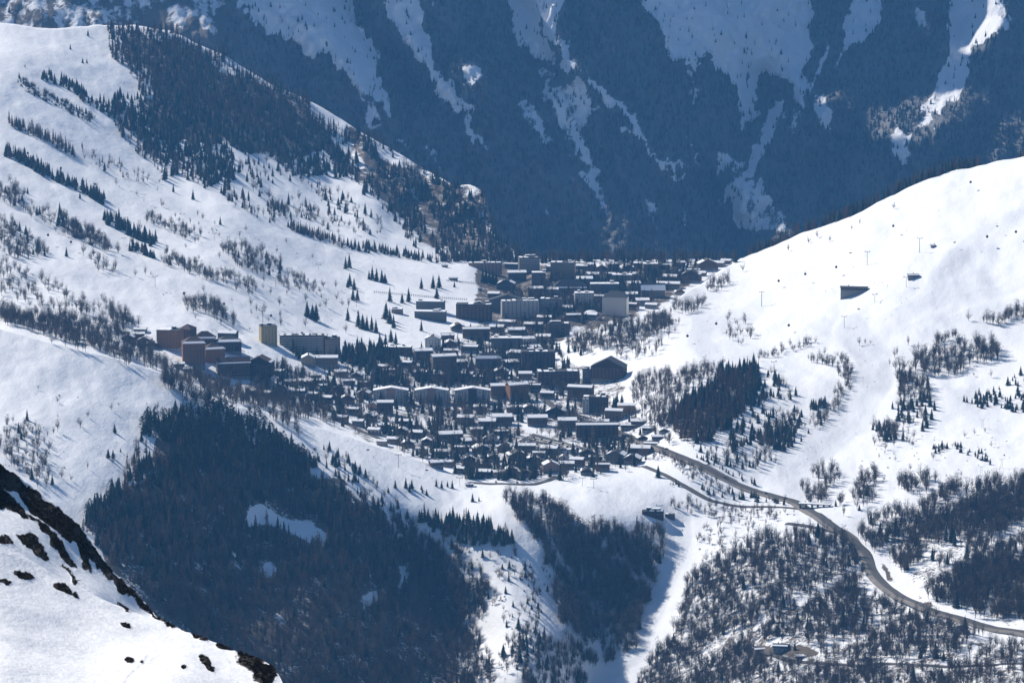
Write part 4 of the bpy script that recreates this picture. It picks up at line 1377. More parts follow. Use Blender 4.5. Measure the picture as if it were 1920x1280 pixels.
u = Vector((0.62, -0.78, 0))
v = Vector((0.78, 0.62, 0))
cen = sum((p for p in LP), Vector()) / len(LP)
lot_xy = [(p.x, p.y) for p in LP]
pl_ = []
for row, off in enumerate(np.arange(-60, 61, 7.6)):
    for k in np.arange(-90, 91, 2.9):
        if row % 3 == 2 or random.random() < .18:
            continue
        p = cen + v * float(off) + u * float(k)
        ok = all(inpoly(np.array([p.x + a]), np.array([p.y + b]), lot_xy)[0] for a, b in ((3, 0), (-3, 0), (0, 3), (0, -3)))
        if ok:
            qx_, qy_ = world2pix(p.x, p.y, p.z)
            p = G(qx_, qy_, .48)
            pl_.append((p, math.atan2(v.y, v.x) + random.uniform(-.05, .05)))
cars(pl_[:150], 'in the large car park', 'cars in the large car park')
pl_ = []
L = np.array(R_MAIN[2:6], float)
for t in np.linspace(0, 1, 24):
    i = min(int(t * 3), 2)
    f = t * 3 - i
    q = L[i] * (1 - f) + L[i + 1] * f
    p = G(q[0] + 3, q[1] - 3.0, .78)
    d = G(*L[i + 1]) - G(*L[i])
    pl_.append((p, math.atan2(d.y, d.x) + math.pi / 2 * .8))
cars(pl_, 'along the through road', 'cars along the through road')
pl_ = [(G(x, y, .8), random.uniform(0, 3)) for x, y in ((1577, 996), (1360, 893), (1250, 843), (1200, 824), (930, 906.5), (970, 908), (1435, 922))]
cars(pl_, 'on the valley road or village front road', 'cars on the roads')
# ------------------------------------------------------------------ trees
import re
M_BARK = flat_mat('bark', (0.085, 0.065, 0.05), (0.05, 0.04, 0.032), 9.0, 0.95)
M_SPRUCE = flat_mat('spruce_needles', (0.022, 0.034, 0.022), (0.034, 0.046, 0.028), 3.0, 0.9, 0.35)
M_LARCH = flat_mat('larch_twigs', (0.175, 0.098, 0.052), (0.115, 0.070, 0.042), 3.0, 0.95, 0.35)
M_TWIG = flat_mat('bare_twigs', (0.135, 0.100, 0.072), (0.085, 0.066, 0.050), 3.0, 0.95, 0.30)


def trunk_mb(top, r):
    mb = MB()
    mb.tube((0, 0, -0.06), (0, 0, top), r, r * 0.35, 5, caps=False)
    return mb


def spruce_mb(seed, width=0.19, tiers=8):
    r_ = random.Random(seed)
    mb = MB()
    for k in range(tiers):
        t = k / (tiers - 1)
        zb = 0.06 + 0.80 * t
        rad = width * (1 - t) ** 0.85 + 0.022
        top = min(1.0, zb + 0.14 + 0.05 * (1 - t))
        n = 12 if t < 0.6 else 8
        ph = r_.random() * 6.28
        ring = []
        for i in range(n):
            a = ph + 2 * math.pi * i / n
            rr = rad * ((1.0 if i % 2 else 0.58) + r_.uniform(-0.16, 0.16))
            ring.append((rr * math.cos(a), rr * math.sin(a), zb - (0.035 if i % 2 else -0.01) + r_.uniform(-0.012, 0.012)))
        apex = (r_.uniform(-.008, .008), r_.uniform(-.008, .008), top)
        for i in range(n):
            mb.face([ring[i], ring[(i + 1) % n], apex])
    return mb


def pine_mb(seed):
    """rounder crown made of small tufts"""
    r_ = random.Random(seed)
    mb = MB()
    for k in range(80):
        t = r_.random() ** 0.8
        z = 0.22 + 0.76 * t
        rad = 0.27 * math.sin(math.pi * min(1, 0.22 + 0.78 * t) ** 0.9) + 0.03
        a = r_.random() * 6.28
        rr = rad * r_.uniform(0.5, 1.0)
        c = Vector((rr * math.cos(a), rr * math.sin(a), z))
        s = r_.uniform(0.05, 0.085)
        for _ in range(2):
            d1 = Vector((r_.gauss(0, 1), r_.gauss(0, 1), r_.gauss(0, .5))).normalized() * s
            d2 = Vector((r_.gauss(0, 1), r_.gauss(0, 1), r_.gauss(0.6, .6))).normalized() * s
            mb.face([c - d1, c + d2 * 0.7, c + d1])
    return mb


def larch_mb(seed):
    r_ = random.Random(seed)
    mb = MB()
    for k in range(130):
        t = r_.random() ** 1.15
        z = 0.12 + 0.86 * t
        L = (0.17 * (1 - t) + 0.018) * r_.uniform(0.6, 1.15)
        a = r_.random() * 6.28
        d = Vector((math.cos(a), math.sin(a), r_.uniform(-0.25, 0.35)))
        w = Vector((-math.sin(a), math.cos(a), 0)) * 0.011
        h = Vector((0, 0, 0.016))
        o = Vector((0, 0, z))
        mb.face([o + h, o - h, o + d * L - h * 1.4])
        mb.face([o + w + d * L * .3, o - w + d * L * .3, o + d * L])
    mb.tube((0, 0, 0.1), (0, 0, 1.0), 0.010, 0.002, 3, caps=False)
    return mb


def bare_mb(seed, spread=0.27, limbs=8, twigs=170, zc=0.60, rz=0.40):
    """trunk forks into limbs; twigs fill an uneven egg-shaped crown"""
    r_ = random.Random(seed)
    mb = MB()
    tips = []
    for k in range(limbs):
        a = 2 * math.pi * (k + r_.random() * 0.8) / limbs
        z0 = r_.uniform(0.15, 0.38)
        v_ = r_.uniform(-.35, .9)
        rr = spread * math.sqrt(max(0.05, 1 - v_ * v_)) * r_.uniform(.65, 1.0)
        p0 = Vector((0, 0, z0))
        p2 = Vector((math.cos(a) * rr, math.sin(a) * rr, max(z0 + .12, zc + rz * v_)))
        p1 = p0.lerp(p2, .5) + Vector((0, 0, -.03))
        mb.tube(p0, p1, 0.014, 0.010, 3, caps=False)
        mb.tube(p1, p2, 0.010, 0.003, 3, caps=False)
        tips += [p1, p1.lerp(p2, .5), p2]
    mb.tube((0, 0, .3), (r_.uniform(-.03, .03), r_.uniform(-.03, .03), .98), .012, .003, 3, caps=False)
    tips += [Vector((0, 0, z)) for z in (.55, .7, .85, .95)]
    for j in range(twigs):
        c = r_.choice(tips) + Vector((r_.gauss(0, .045), r_.gauss(0, .045), r_.gauss(0, .045)))
        d = (c - Vector((0, 0, .32))).normalized() + Vector((r_.gauss(0, .7), r_.gauss(0, .7), r_.gauss(.25, .5)))
        d = d.normalized() * r_.uniform(0.06, 0.13)
        w = d.orthogonal().normalized() * r_.uniform(0.006, 0.012)
        mb.face([c - w, c + w, c + d])
    return mb


def bush_mb(seed):
    r_ = random.Random(seed)
    mb = MB()
    for j in range(90):
        a = r_.random() * 6.28
        el = r_.uniform(0.25, 1.5)
        d = Vector((math.cos(a) * math.cos(el), math.sin(a) * math.cos(el), math.sin(el))) * r_.uniform(0.5, 1.0)
        c = Vector((r_.gauss(0, 0.12), r_.gauss(0, 0.12), -0.03))
        w = d.orthogonal().normalized() * 0.028
        mb.face([c - w, c + w, c + d])
    return mb


KINDS = {
    'spruce': [('spruce_tree', trunk_mb(0.5, 0.020), spruce_mb(s, w), M_SPRUCE) for s, w in ((1, .22), (2, .25), (3, .19), (4, .28))],
    'pine': [('pine_tree', trunk_mb(0.6, 0.020), pine_mb(s), M_SPRUCE) for s in (11, 12, 13)],
    'larch': [('larch_tree', trunk_mb(0.5, 0.016), larch_mb(s), M_LARCH) for s in (21, 22, 23)],
    'bare': [('bare_tree', trunk_mb(0.55, 0.017), bare_mb(s, sp, l), M_TWIG) for s, sp, l in ((31, .24, 9), (32, .33, 11), (33, .28, 10), (34, .19, 8))],
    'bush': [('bush', None, bush_mb(s), M_TWIG) for s in (41, 42)],
}
TM = {}
for kind, lst in KINDS.items():
    TM[kind] = []
    for nm, tk, cr_, mt in lst:
        crown = cr_.mesh(nm + '_crown', mt)
        trunk = tk.mesh(nm + '_trunk', M_BARK) if tk else None
        both = MB()
        both.v, both.f, both.m = list(cr_.v), list(cr_.f), [0] * len(cr_.f)
        if tk:
            n = len(both.v)
            both.v += tk.v
            both.f += [tuple(n + i for i in f) for f in tk.f]
            both.m += [1] * len(tk.f)
        TM[kind].append((nm, trunk, crown, both.mesh(nm + '_whole', [mt, M_BARK])))

TREES = []      # kind, px, py, height m, grove key, priority
GROVES = {}


def grove(key, label, group, ordinal=False):
    GROVES[key] = (label, group, ordinal)
    return key


def pick(mix):
    r_ = rng.random()
    for k, p in mix:
        if r_ < p:
            return k
        r_ -= p
    return mix[-1][0]


def area(key, mix, poly, n, h, streak=None, prio=0, holes=(), warp=14.0):
    """n trees inside a photo polygon; streak = (angle, along px, across px, cut) thins them in bands"""
    P = np.array(poly, float)
    lo, hi = P.min(0), P.max(0)
    left, guard = n, 0
    while left > 0 and guard < 60:
        guard += 1
        q = rng.uniform(lo, hi, (left * 3 + 50, 2))
        wq = warp * np.stack([fbm(q[:, 0] / 38.0, q[:, 1] / 38.0, 3, 201), fbm(q[:, 0] / 38.0 + 7, q[:, 1] / 38.0, 3, 202)], 1)
        ok = inpoly(q[:, 0] + wq[:, 0], q[:, 1] + wq[:, 1], poly)
        for hp in holes:
            ok &= ~(inpoly(q[:, 0] + wq[:, 0], q[:, 1] + wq[:, 1], hp) & (rng.random(len(q)) < .93))
        if streak:
            a, la, lc, cut = streak
            u = (q[:, 0] * math.cos(a) + q[:, 1] * math.sin(a)) / la
            v = (-q[:, 0] * math.sin(a) + q[:, 1] * math.cos(a)) / lc
            ok &= (fbm(u, v, 3, 19) * 0.5 + 0.5 + rng.uniform(-.12, .12, len(q))) > cut
        q = q[ok][:left]
        for x, y in q:
            k = pick(mix)
            hh = rng.uniform(*h) * rng.choice([0.75, 0.95, 1.05, 1.2])
            hh *= 1.22
            TREES.append((k, x, y, hh if k != 'bush' else rng.uniform(1.2, 2.6), key, prio))
        left -= len(q)


def band(key, mix, line, n, width, h, prio=0):
    L = np.array(line, float)
    seg = np.hypot(*(L[1:] - L[:-1]).T)
    cum = np.concatenate([[0], np.cumsum(seg)])
    for s in rng.uniform(0, cum[-1], n):
        i = min(np.searchsorted(cum, s, side='right') - 1, len(seg) - 1)
        p = L[i] + (L[i + 1] - L[i]) * (s - cum[i]) / seg[i]
        d = (L[i + 1] - L[i]) / seg[i]
        o = rng.uniform(-0.5, 0.5) * width
        TREES.append((pick(mix), p[0] - d[1] * o, p[1] + d[0] * o, rng.uniform(*h) * 1.25, key, prio))


def spots(key, kind, pts, h):
    for p in pts:
        TREES.append((kind, p[0], p[1], (1.6 if key == 'beginner' else 1.25) * (p[2] if len(p) > 2 else rng.uniform(*h)), key, 9))


S, Lr, B, Pn, Bu = 'spruce', 'larch', 'bare', 'pine', 'bush'
# -- upper left: larch wood on the spur
g = grove('spurlarch', 'brown leafless larch in the wood on the upper left spur', 'larches on the upper left spur')
area(g, [(Lr, .82), (S, .18)], [(200, 62), (240, 50), (330, 58), (420, 104), (500, 152), (560, 185), (610, 230), (640, 262), (560, 262), (480, 240), (400, 215), (330, 190), (262, 172), (240, 135), (215, 108)], 1500, (11, 17))
g = grove('spurspruce', 'dark spruce in the band below the spur larch wood', 'spruces below the larch wood')
area(g, [(S, .8), (Lr, .2)], [(185, 192), (262, 172), (330, 186), (420, 220), (500, 245), (600, 262), (660, 300), (690, 345), (640, 335), (600, 335), (548, 325), (520, 300), (440, 290), (430, 315), (450, 345), (400, 345), (340, 312), (290, 290), (240, 245), (205, 215)], 1000, (10, 17))
g = grove('crag', 'dark tree on the rocky crag ending the left spur', 'trees on the rocky crag')
area(g, [(S, .5), (Lr, .3), (B, .2)], [(625, 225), (700, 262), (775, 305), (845, 350), (910, 362), (935, 448), (985, 490), (960, 492), (880, 492), (800, 480), (770, 445), (730, 400), (690, 365), (650, 330), (610, 262)], 1150, (8, 14), (0.9, 60, 22, 0.36), holes=CLEAR[4:7])
band(g, [(S, .6), (Lr, .4)], [(830, 488), (900, 490), (985, 491)], 60, 6, (9, 15))
g = grove('upperband', 'dark conifer in the hedge across the uppermost left piste', 'conifers in the uppermost left hedge')
band(g, [(S, .9), (Lr, .1)], [(78, 142), (120, 158), (165, 190)], 60, 14, (8, 14))
band(g, [(S, .35), (B, .45), (Bu, .2)], [(32, 152), (70, 178), (130, 205), (175, 232)], 130, 16, (4, 9))
band(g, [(S, .6), (B, .4)], [(150, 190), (200, 215), (235, 250)], 50, 12, (6, 12))
g = grove('larchhedge', 'brown larch in the long slanting hedge on the upper left slope', 'larches in the slanting hedge')
band(g, [(Lr, .9), (S, .1)], [(12, 226), (60, 250), (145, 290)], 95, 12, (10, 15), 2)
g = grove('firhedge', 'dark spruce in the slanting row under the gondolas', 'spruces in the row under the gondola cabins')
band(g, [(S, .6), (Lr, .4)], [(5, 288), (50, 305), (100, 335), (145, 352), (195, 376)], 120, 12, (10, 16), 2)
band(g, [(S, .9), (B, .1)], [(195, 410), (225, 425), (260, 440), (290, 457)], 60, 14, (10, 16), 2)
band(g, [(S, .9), (B, .1)], [(245, 462), (290, 480)], 22, 10, (9, 13), 2)
g = grove('pathlarch', 'brown larch beside the zigzag snow path under the spur wood', 'larches beside the zigzag path')
area(g, [(Lr, .7), (S, .15), (B, .15)], [(222, 258), (250, 245), (300, 290), (340, 325), (320, 335), (260, 290)], 90, (9, 15))
band(g, [(B, .6), (Lr, .4)], [(150, 290), (230, 320), (300, 350)], 40, 22, (6, 11))
g = grove('spurfoot', 'tree on the striped snow below the left spur', 'shadow-casting trees below the left spur')
area(g, [(S, .4), (B, .45), (Lr, .15)], [(430, 318), (480, 300), (560, 300), (620, 350), (690, 395), (720, 440), (680, 445), (600, 410), (540, 395), (470, 360)], 170, (7, 14), (0.6, 70, 20, 0.42), 1)
band(g, [(Lr, .5), (S, .5)], [(300, 300), (400, 350), (470, 385)], 80, 24, (9, 15))
band(g, [(B, .75), (S, .25)], [(430, 375), (520, 420), (560, 395), (640, 430), (690, 430)], 90, 22, (6, 11))
area(g, [(B, .7), (S, .3)], [(500, 380), (540, 385), (540, 412), (500, 408)], 35, (8, 13))
g = grove('valleyhedge', 'brown larch in the long low hedge above the beginner slope', 'larches in the low hedge')
band(g, [(Lr, .85), (S, .15)], [(540, 432), (600, 448), (645, 462)], 110, 11, (8, 12), 1)
band(g, [(S, .55), (Lr, .45)], [(645, 465), (720, 476), (800, 488), (880, 493), (930, 496)], 120, 9, (8, 13))
# -- left slope: bare trees in bands
g = grove('leftslope', 'grey bare tree scattered over the sunlit left slope', 'bare trees on the left slope')
area(g, [(B, .72), (Bu, .2), (S, .08)], [(0, 330), (60, 370), (160, 420), (230, 470), (230, 520), (120, 510), (0, 480)], 260, (6, 13), (0.55, 90, 26, 0.46))
band(g, [(B, .9), (S, .1)], [(0, 345), (60, 395), (130, 430)], 60, 34, (8, 13))
band(g, [(B, .9), (Bu, .1)], [(130, 430), (180, 455), (205, 470)], 60, 26, (9, 14))
band(g, [(B, 1)], [(275, 408), (330, 430), (375, 450)], 65, 18, (7, 11))
band(g, [(B, .95), (S, .05)], [(310, 485), (360, 505), (430, 530), (480, 545)], 110, 22, (8, 12))
area(g, [(B, .9), (S, .1)], [(415, 465), (450, 460), (540, 490), (530, 515), (480, 520), (440, 495)], 120, (8, 13))
area(g, [(B, 1)], [(520, 520), (560, 515), (608, 540), (600, 552), (540, 545)], 70, (6, 10))
area(g, [(B, 1)], [(340, 565), (375, 555), (440, 590), (440, 615), (380, 590), (345, 580)], 90, (8, 13))
area(g, [(B, .85), (Bu, .15)], [(0, 490), (60, 520), (150, 560), (250, 580), (250, 600), (100, 590), (0, 560)], 110, (8, 13))
area(g, [(B, .8), (Bu, .2)], [(300, 440), (700, 560), (640, 640), (480, 620), (350, 600), (250, 520)], 70, (6, 11))
area(g, [(Bu, .6), (B, .4)], [(200, 330), (420, 420), (640, 500), (500, 480), (300, 400)], 60, (5, 9))
# -- lone conifers on the beginner slopes
g = grove('beginner', 'dark green spruce standing on the white beginner slope', 'spruces on the beginner slope', True)
spots(g, S, [(692, 522), (698, 523), (706, 525), (716, 528), (722, 529), (648, 502), (655, 500), (652, 535), (664, 540), (656, 532), (662, 562), (670, 562), (790, 541, 11), (812, 540, 13), (823, 539, 13), (852, 538, 6),
             (576, 590, 15), (586, 594, 14), (593, 596, 16), (819, 559, 11), (731, 566, 14), (754, 568, 10), (766, 566), (672, 610, 15), (680, 614, 14), (688, 616, 13), (697, 618, 14), (705, 622, 13), (724, 598, 16), (731, 606, 14), (738, 614, 12),
             (652, 598, 12), (712, 645, 11), (723, 648, 11), (905, 530, 14), (911, 532, 15), (917, 531, 13), (924, 533, 14), (930, 534, 12)], (9, 14))
g = grove('hillspruce', 'single dark spruce on the smooth shoulder above the forest', 'single spruces on the snowy shoulder', True)
spots(g, S, [(51, 792, 10), (215, 812, 8), (203, 865, 9), (212, 864, 8), (98, 910, 9), (226, 850, 4)], (6, 9))
g = grove('leftlone', 'single dark spruce on the open left slope among bare trees', 'single spruces on the left slope', True)
spots(g, S, [(223, 404, 13), (196, 318, 12), (112, 402, 15), (110, 420, 14), (52, 362, 9), (325, 356, 11), (362, 372, 13), (413, 421, 11), (150, 372, 9), (28, 425, 8), (153, 190, 14), (165, 70, 10), (132, 96, 8), (155, 122, 8), (163, 122, 8), (47, 130, 5)], (9, 13))
# -- hollow behind the near shoulder
g = grove('hollow', 'grey bare tree in the wood behind the near shoulder', 'bare trees behind the near shoulder')
area(g, [(B, .96), (Bu, .04)], [(0, 580), (50, 590), (130, 600), (225, 612), (250, 640), (330, 690), (400, 710), (480, 735), (570, 770), (640, 806), (600, 796), (480, 765), (400, 748), (300, 697), (150, 647), (0, 606)], 760, (9, 14))
band(g, [(B, 1)], [(0, 595), (100, 625), (180, 650), (250, 680)], 150, 22, (9, 13), 1)
band(g, [(B, .9), (Lr, .1)], [(150, 590), (210, 600), (260, 612)], 50, 16, (9, 13))
g = grove('shouldercrest', 'tall bare tree on the crest of the near snowy shoulder', 'bare trees on the shoulder crest')
band(g, [(B, .8), (Lr, .2)], [(306, 722), (340, 742), (372, 756), (395, 762)], 40, 16, (12, 17), 3)
band(g, [(B, 1)], [(400, 745), (480, 775), (560, 800)], 34, 16, (8, 13))
spots(g, B, [(530, 800, 16), (540, 806, 13), (557, 815, 13), (495, 795, 10), (560, 822, 12)], (10, 12))
g = grove('shoulderbush', 'bare bush on the flank of the near shoulder', 'bushes on the near shoulder')
area(g, [(B, .65), (Bu, .3), (S, .05)], [(0, 790), (40, 800), (100, 830), (95, 880), (60, 900), (0, 870)], 110, (6, 11))
area(g, [(B, .6), (Bu, .4)], [(60, 860), (95, 870), (90, 920), (60, 920)], 24, (7, 12))
area(g, [(Bu, .55), (B, .45)], [(60, 720), (330, 760), (270, 900), (160, 960), (80, 880)], 34, (5, 10))
g = grove('darkforest', 'dark pine at the top of the big shaded forest', 'conifers of the shaded forest edge')
DF = [(272, 792), (330, 777), (385, 760), (400, 760), (450, 792), (490, 802), (520, 832), (545, 842), (580, 862), (600, 885), (660, 925), (700, 955), (740, 985), (760, 1015), (830, 1075), (880, 1120), (880, 1290), (850, 1330), (420, 1330), (360, 1195), (290, 1152), (200, 1062), (150, 987), (165, 968), (215, 948), (210, 912), (265, 882), (268, 822)]
area(g, [(S, .45), (Pn, .55)], [p for p in DF if p[1] < 900] + [(640, 935), (500, 880), (380, 850), (265, 880)], 750, (9, 14), prio=1)
band(g, [(S, .8), (Pn, .2)], [(160, 972), (215, 950), (220, 925)], 60, 24, (9, 14))
g = grove('darkwood', 'brown larch in the big shaded left forest', 'larches of the shaded forest')
area(g, [(Lr, .62), (S, .26), (B, .12)], [(265, 850), (380, 840), (520, 870), (640, 925), (740, 990), (800, 1060), (700, 1100), (500, 1100), (330, 1090), (210, 1060), (150, 985), (215, 948), (215, 910)], 1900, (9, 15), holes=CLEAR[:4])
g = grove('shadewood', 'bare tree on the blue shaded ravine side at the bottom', 'bare trees of the shaded ravine side')
area(g, [(B, .66), (Lr, .26), (S, .08)], [(240, 1090), (330, 1085), (500, 1095), (700, 1095), (800, 1060), (880, 1120), (885, 1290), (860, 1330), (430, 1330), (360, 1195)], 1900, (9, 14), holes=CLEAR[1:4])
band(g, [(S, .6), (B, .4)], [(600, 850), (650, 890), (700, 935), (760, 1000)], 90, 40, (5, 10))
# -- front slope below the village
g = grove('frontpines', 'dark conifer in the grove below the village terrace', 'conifers below the village terrace')
area(g, [(S, .7), (Lr, .3)], [(778, 988), (800, 972), (850, 975), (900, 1000), (965, 1010), (968, 1028), (930, 1030), (880, 1025), (830, 1005), (790, 1000)], 120, (9, 15), prio=2)
g = grove('terracerow', 'small dark spruce beside the white reservoir bank', 'spruces beside the reservoir bank', True)
spots(g, S, [(741, 918, 8), (761, 918, 10), (768, 925, 8), (772, 920, 9), (790, 922, 5), (818, 916, 8), (828, 918, 7), (839, 914, 6), (848, 916, 8), (886, 942, 8), (898, 941, 5), (792, 928, 6), (800, 932, 6), (663, 888, 8), (728, 928, 6)], (6, 9))
g = grove('frontsnow', 'shrub or small tree dotted over the snow below the village', 'shrubs on the front slope')
area(g, [(B, .5), (Bu, .38), (S, .12)], [(860, 1035), (960, 1035), (1035, 1060), (1045, 1120), (1000, 1190), (960, 1280), (880, 1280), (900, 1140)], 190, (4, 9), (1.3, 70, 22, 0.42))
spots(g, S, [(955, 1068, 8), (954, 1092, 8), (948, 1114, 7), (962, 1138, 6), (950, 1176, 7), (895, 1110, 14), (905, 1050, 9), (972, 1180, 11), (1010, 1255, 12), (1025, 1258, 13)], (6, 9))
area(g, [(Bu, .5), (B, .5)], [(975, 1082), (1005, 1085), (1000, 1098), (978, 1096)], 22, (4, 7))
area(g, [(Bu, .5), (B, .5)], [(995, 1112), (1020, 1110), (1018, 1126), (995, 1124)], 18, (4, 7))
g = grove('frontwest', 'thin bare tree on the half shaded front slope edge', 'bare trees at the edge of the front slope')
area(g, [(B, .85), (Lr, .1), (S, .05)], [(740, 960), (790, 1010), (870, 1035), (915, 1110), (900, 1290), (870, 1330), (860, 1140), (780, 1040)], 480, (7, 12), (1.0, 80, 24, 0.38))
g = grove('frontwood', 'bare brown tree in the gully wood below the terrace', 'bare trees in the gully wood')
FW = [(930, 930), (1000, 938), (1045, 948), (1080, 985), (1150, 992), (1240, 985), (1252, 1015), (1235, 1085), (1210, 1150), (1185, 1222), (1130, 1250), (1075, 1240), (1060, 1190), (1040, 1130), (1050, 1090), (1020, 1045), (985, 1000), (960, 965)]
area(g, [(B, .82), (Lr, .13), (S, .05)], FW, 1500, (8, 13), (0.75, 110, 24, 0.34))
g = grove('frontlow', 'bare tree at the bottom edge left of the lower piste', 'bare trees beside the lower piste end')
area(g, [(B, .7), (S, .2), (Bu, .1)], [(930, 1200), (1000, 1180), (1060, 1220), (1100, 1270), (1080, 1330), (880, 1330)], 300, (7, 12), (0.6, 60, 20, 0.40))
# -- right side woods
g = grove('lowwood', 'bare tree in the wide wood below the valley road', 'bare trees below the valley road')
LW = [(1290, 1080), (1360, 1040), (1420, 1010), (1500, 998), (1575, 1005), (1612, 1060), (1640, 1115), (1720, 1165), (1920, 1212), (1990, 1230), (1990, 1330), (1180, 1330), (1220, 1240), (1262, 1180)]
area(g, [(B, .93), (Lr, .04), (S, .03)], LW, 3100, (8, 13), (-0.5, 150, 30, 0.36), holes=[[(1395, 1205), (1500, 1195), (1545, 1225), (1500, 1245), (1420, 1240)], CLEAR[9], CLEAR[10]])
g = grove('roadwood', 'bare tree in the wood on the slope above the valley road', 'bare trees above the valley road')
RW = [(1560, 945), (1590, 925), (1640, 960), (1700, 960), (1760, 930), (1800, 905), (1860, 905), (1920, 900), (1990, 900), (1990, 1190), (1830, 1160), (1745, 1128), (1690, 1090), (1655, 1035), (1590, 985)]
area(g, [(B, .95), (S, .05)], RW, 2400, (9, 14), (-0.45, 150, 34, 0.42))
area(g, [(B, .9), (S, .1)], [(1595, 910), (1640, 880), (1650, 900), (1640, 950), (1600, 960)], 60, (8, 12))
area(g, [(B, 1)], [(1670, 905), (1730, 895), (1760, 910), (1740, 925), (1690, 925)], 50, (8, 12))
g = grove('larchblock', 'brown larch in the compact dark wood on the right slope', 'larches in the compact right wood')
LB = [(1255, 790), (1262, 770), (1300, 745), (1335, 725), (1352, 705), (1415, 692), (1420, 728), (1400, 765), (1370, 800), (1330, 830), (1290, 832), (1256, 812)]
area(g, [(Lr, .85), (S, .15)], LB, 430, (12, 17), prio=1)
band(g, [(S, 1)], [(1350, 706), (1415, 694), (1420, 725), (1402, 760)], 60, 12, (11, 16), 1)
band(g, [(S, 1)], [(1255, 795), (1270, 775), (1340, 730)], 40, 10, (10, 15))
g = grove('rightspruce', 'small dark spruce on the slope right of the compact larch wood', 'spruces beside the compact wood')
area(g, [(S, .6), (B, .4)], [(1425, 705), (1450, 700), (1480, 730), (1500, 745), (1490, 770), (1450, 790), (1420, 830), (1370, 850), (1365, 815), (1400, 775)], 150, (6, 12), (-0.3, 50, 20, 0.36), 1)
area(g, [(B, .7), (S, .3)], [(1290, 835), (1380, 850), (1440, 800), (1500, 770), (1550, 760), (1560, 790), (1500, 830), (1450, 870), (1380, 880), (1330, 860)], 240, (6, 11), (-0.4, 60, 22, 0.40))
area(g, [(S, .8), (B, .2)], [(1435, 815), (1490, 805), (1490, 835), (1450, 850)], 40, (9, 13))
band(g, [(S, 1)], [(1520, 762), (1548, 760)], 22, 8, (6, 9))
g = grove('villagewood', 'bare tree on the bank right of the village', 'bare trees on the right village bank')
area(g, [(B, .92), (Lr, .08)], [(1175, 715), (1240, 700), (1330, 690), (1350, 705), (1275, 750), (1252, 790), (1255, 835), (1215, 810), (1180, 770)], 300, (8, 13), (-0.3, 70, 24, 0.34))
area(g, [(B, .95), (S, .05)], [(1055, 655), (1125, 620), (1190, 610), (1240, 600), (1262, 585), (1250, 620), (1190, 650), (1140, 662), (1080, 668)], 230, (9, 14))
area(g, [(B, 1)], [(1200, 620), (1262, 595), (1280, 610), (1230, 660), (1180, 680), (1150, 670)], 70, (7, 12))
g = grove('shoulderrow', 'bare birch on the bright edge of the right slope', 'birches on the right slope edge')
area(g, [(B, 1)], [(1255, 575), (1290, 565), (1325, 565), (1320, 580), (1270, 590)], 30, (10, 14), prio=2)
area(g, [(B, 1)], [(1325, 545), (1370, 530), (1372, 545), (1335, 552)], 26, (9, 13), prio=2)
spots(g, B, [(1393, 513, 12), (1316, 575, 14), (1516, 460, 10), (1532, 450, 9), (1556, 455, 7), (1478, 473, 9), (1612, 428, 8), (1597, 435, 6), (1676, 398, 8), (1418, 462, 6)], (8, 10))
g = grove('smallbirch', 'thin bare birch beside the pistes of the right slope', 'birches beside the right pistes')
area(g, [(B, .9), (Bu, .1)], [(1370, 600), (1400, 595), (1410, 625), (1380, 650), (1360, 640)], 26, (6, 11), prio=1)
band(g, [(B, 1)], [(1420, 672), (1480, 655), (1530, 640)], 44, 14, (5, 9))
area(g, [(B, .9), (Bu, .1)], [(1508, 672), (1560, 670), (1600, 700), (1590, 740), (1560, 700)], 60, (6, 11))
band(g, [(B, 1)], [(1595, 700), (1585, 730), (1560, 770)], 40, 16, (6, 10))
spots(g, B, [(1611, 645, 9), (1622, 642, 6), (1632, 641, 5), (1703, 642, 9), (1722, 650, 9), (1816, 600, 11), (1858, 705, 9), (1826, 700, 5), (1677, 670, 10), (1682, 662, 9), (1668, 688, 7), (1348, 692, 7), (1357, 683, 8), (1330, 700, 5)], (7, 9))
area(g, [(B, .6), (Bu, .4)], [(1640, 800), (1700, 790), (1720, 830), (1660, 860)], 30, (5, 9))
area(g, [(Bu, .75), (B, .25)], [(1600, 830), (1900, 780), (1920, 900), (1750, 930), (1620, 920)], 80, (4, 8))
area(g, [(B, .8), (Bu, .2)], [(1520, 885), (1570, 875), (1575, 905), (1530, 915)], 40, (9, 13))
area(g, [(B, .8), (Bu, .2)], [(1500, 915), (1545, 905), (1550, 945), (1510, 940)], 50, (8, 12))
g = grove('rightgrove', 'bare tree in the largest birch grove on the right slope', 'birches in the right slope grove')
area(g, [(B, 1)], [(1712, 675), (1750, 655), (1800, 648), (1875, 655), (1872, 672), (1800, 690), (1750, 702), (1715, 700)], 150, (10, 15), prio=3)
band(g, [(B, 1)], [(1755, 640), (1795, 632)], 18, 10, (8, 11), 2)
g = grove('edgegrove', 'bare birch in the rows above the largest right grove', 'birches at the right edge')
area(g, [(B, 1)], [(1842, 605), (1920, 575), (1960, 560), (1960, 590), (1870, 612)], 60, (9, 14), prio=3)
g = grove('midgrove', 'tree in the thicket beside the broad piste', 'trees in the thicket beside the broad piste')
area(g, [(B, .9), (S, .1)], [(1672, 700), (1700, 690), (1738, 725), (1742, 760), (1690, 760)], 90, (9, 13), prio=1)
area(g, [(S, .7), (B, .3)], [(1672, 760), (1730, 750), (1755, 785), (1740, 805), (1690, 790)], 50, (8, 12), prio=1)
area(g, [(B, .7), (S, .3)], [(1620, 800), (1680, 790), (1700, 820), (1660, 830)], 50, (8, 12))
g = grove('edgespruce', 'small dark spruce in the slanting plantation at the right edge', 'spruces in the right edge plantation')
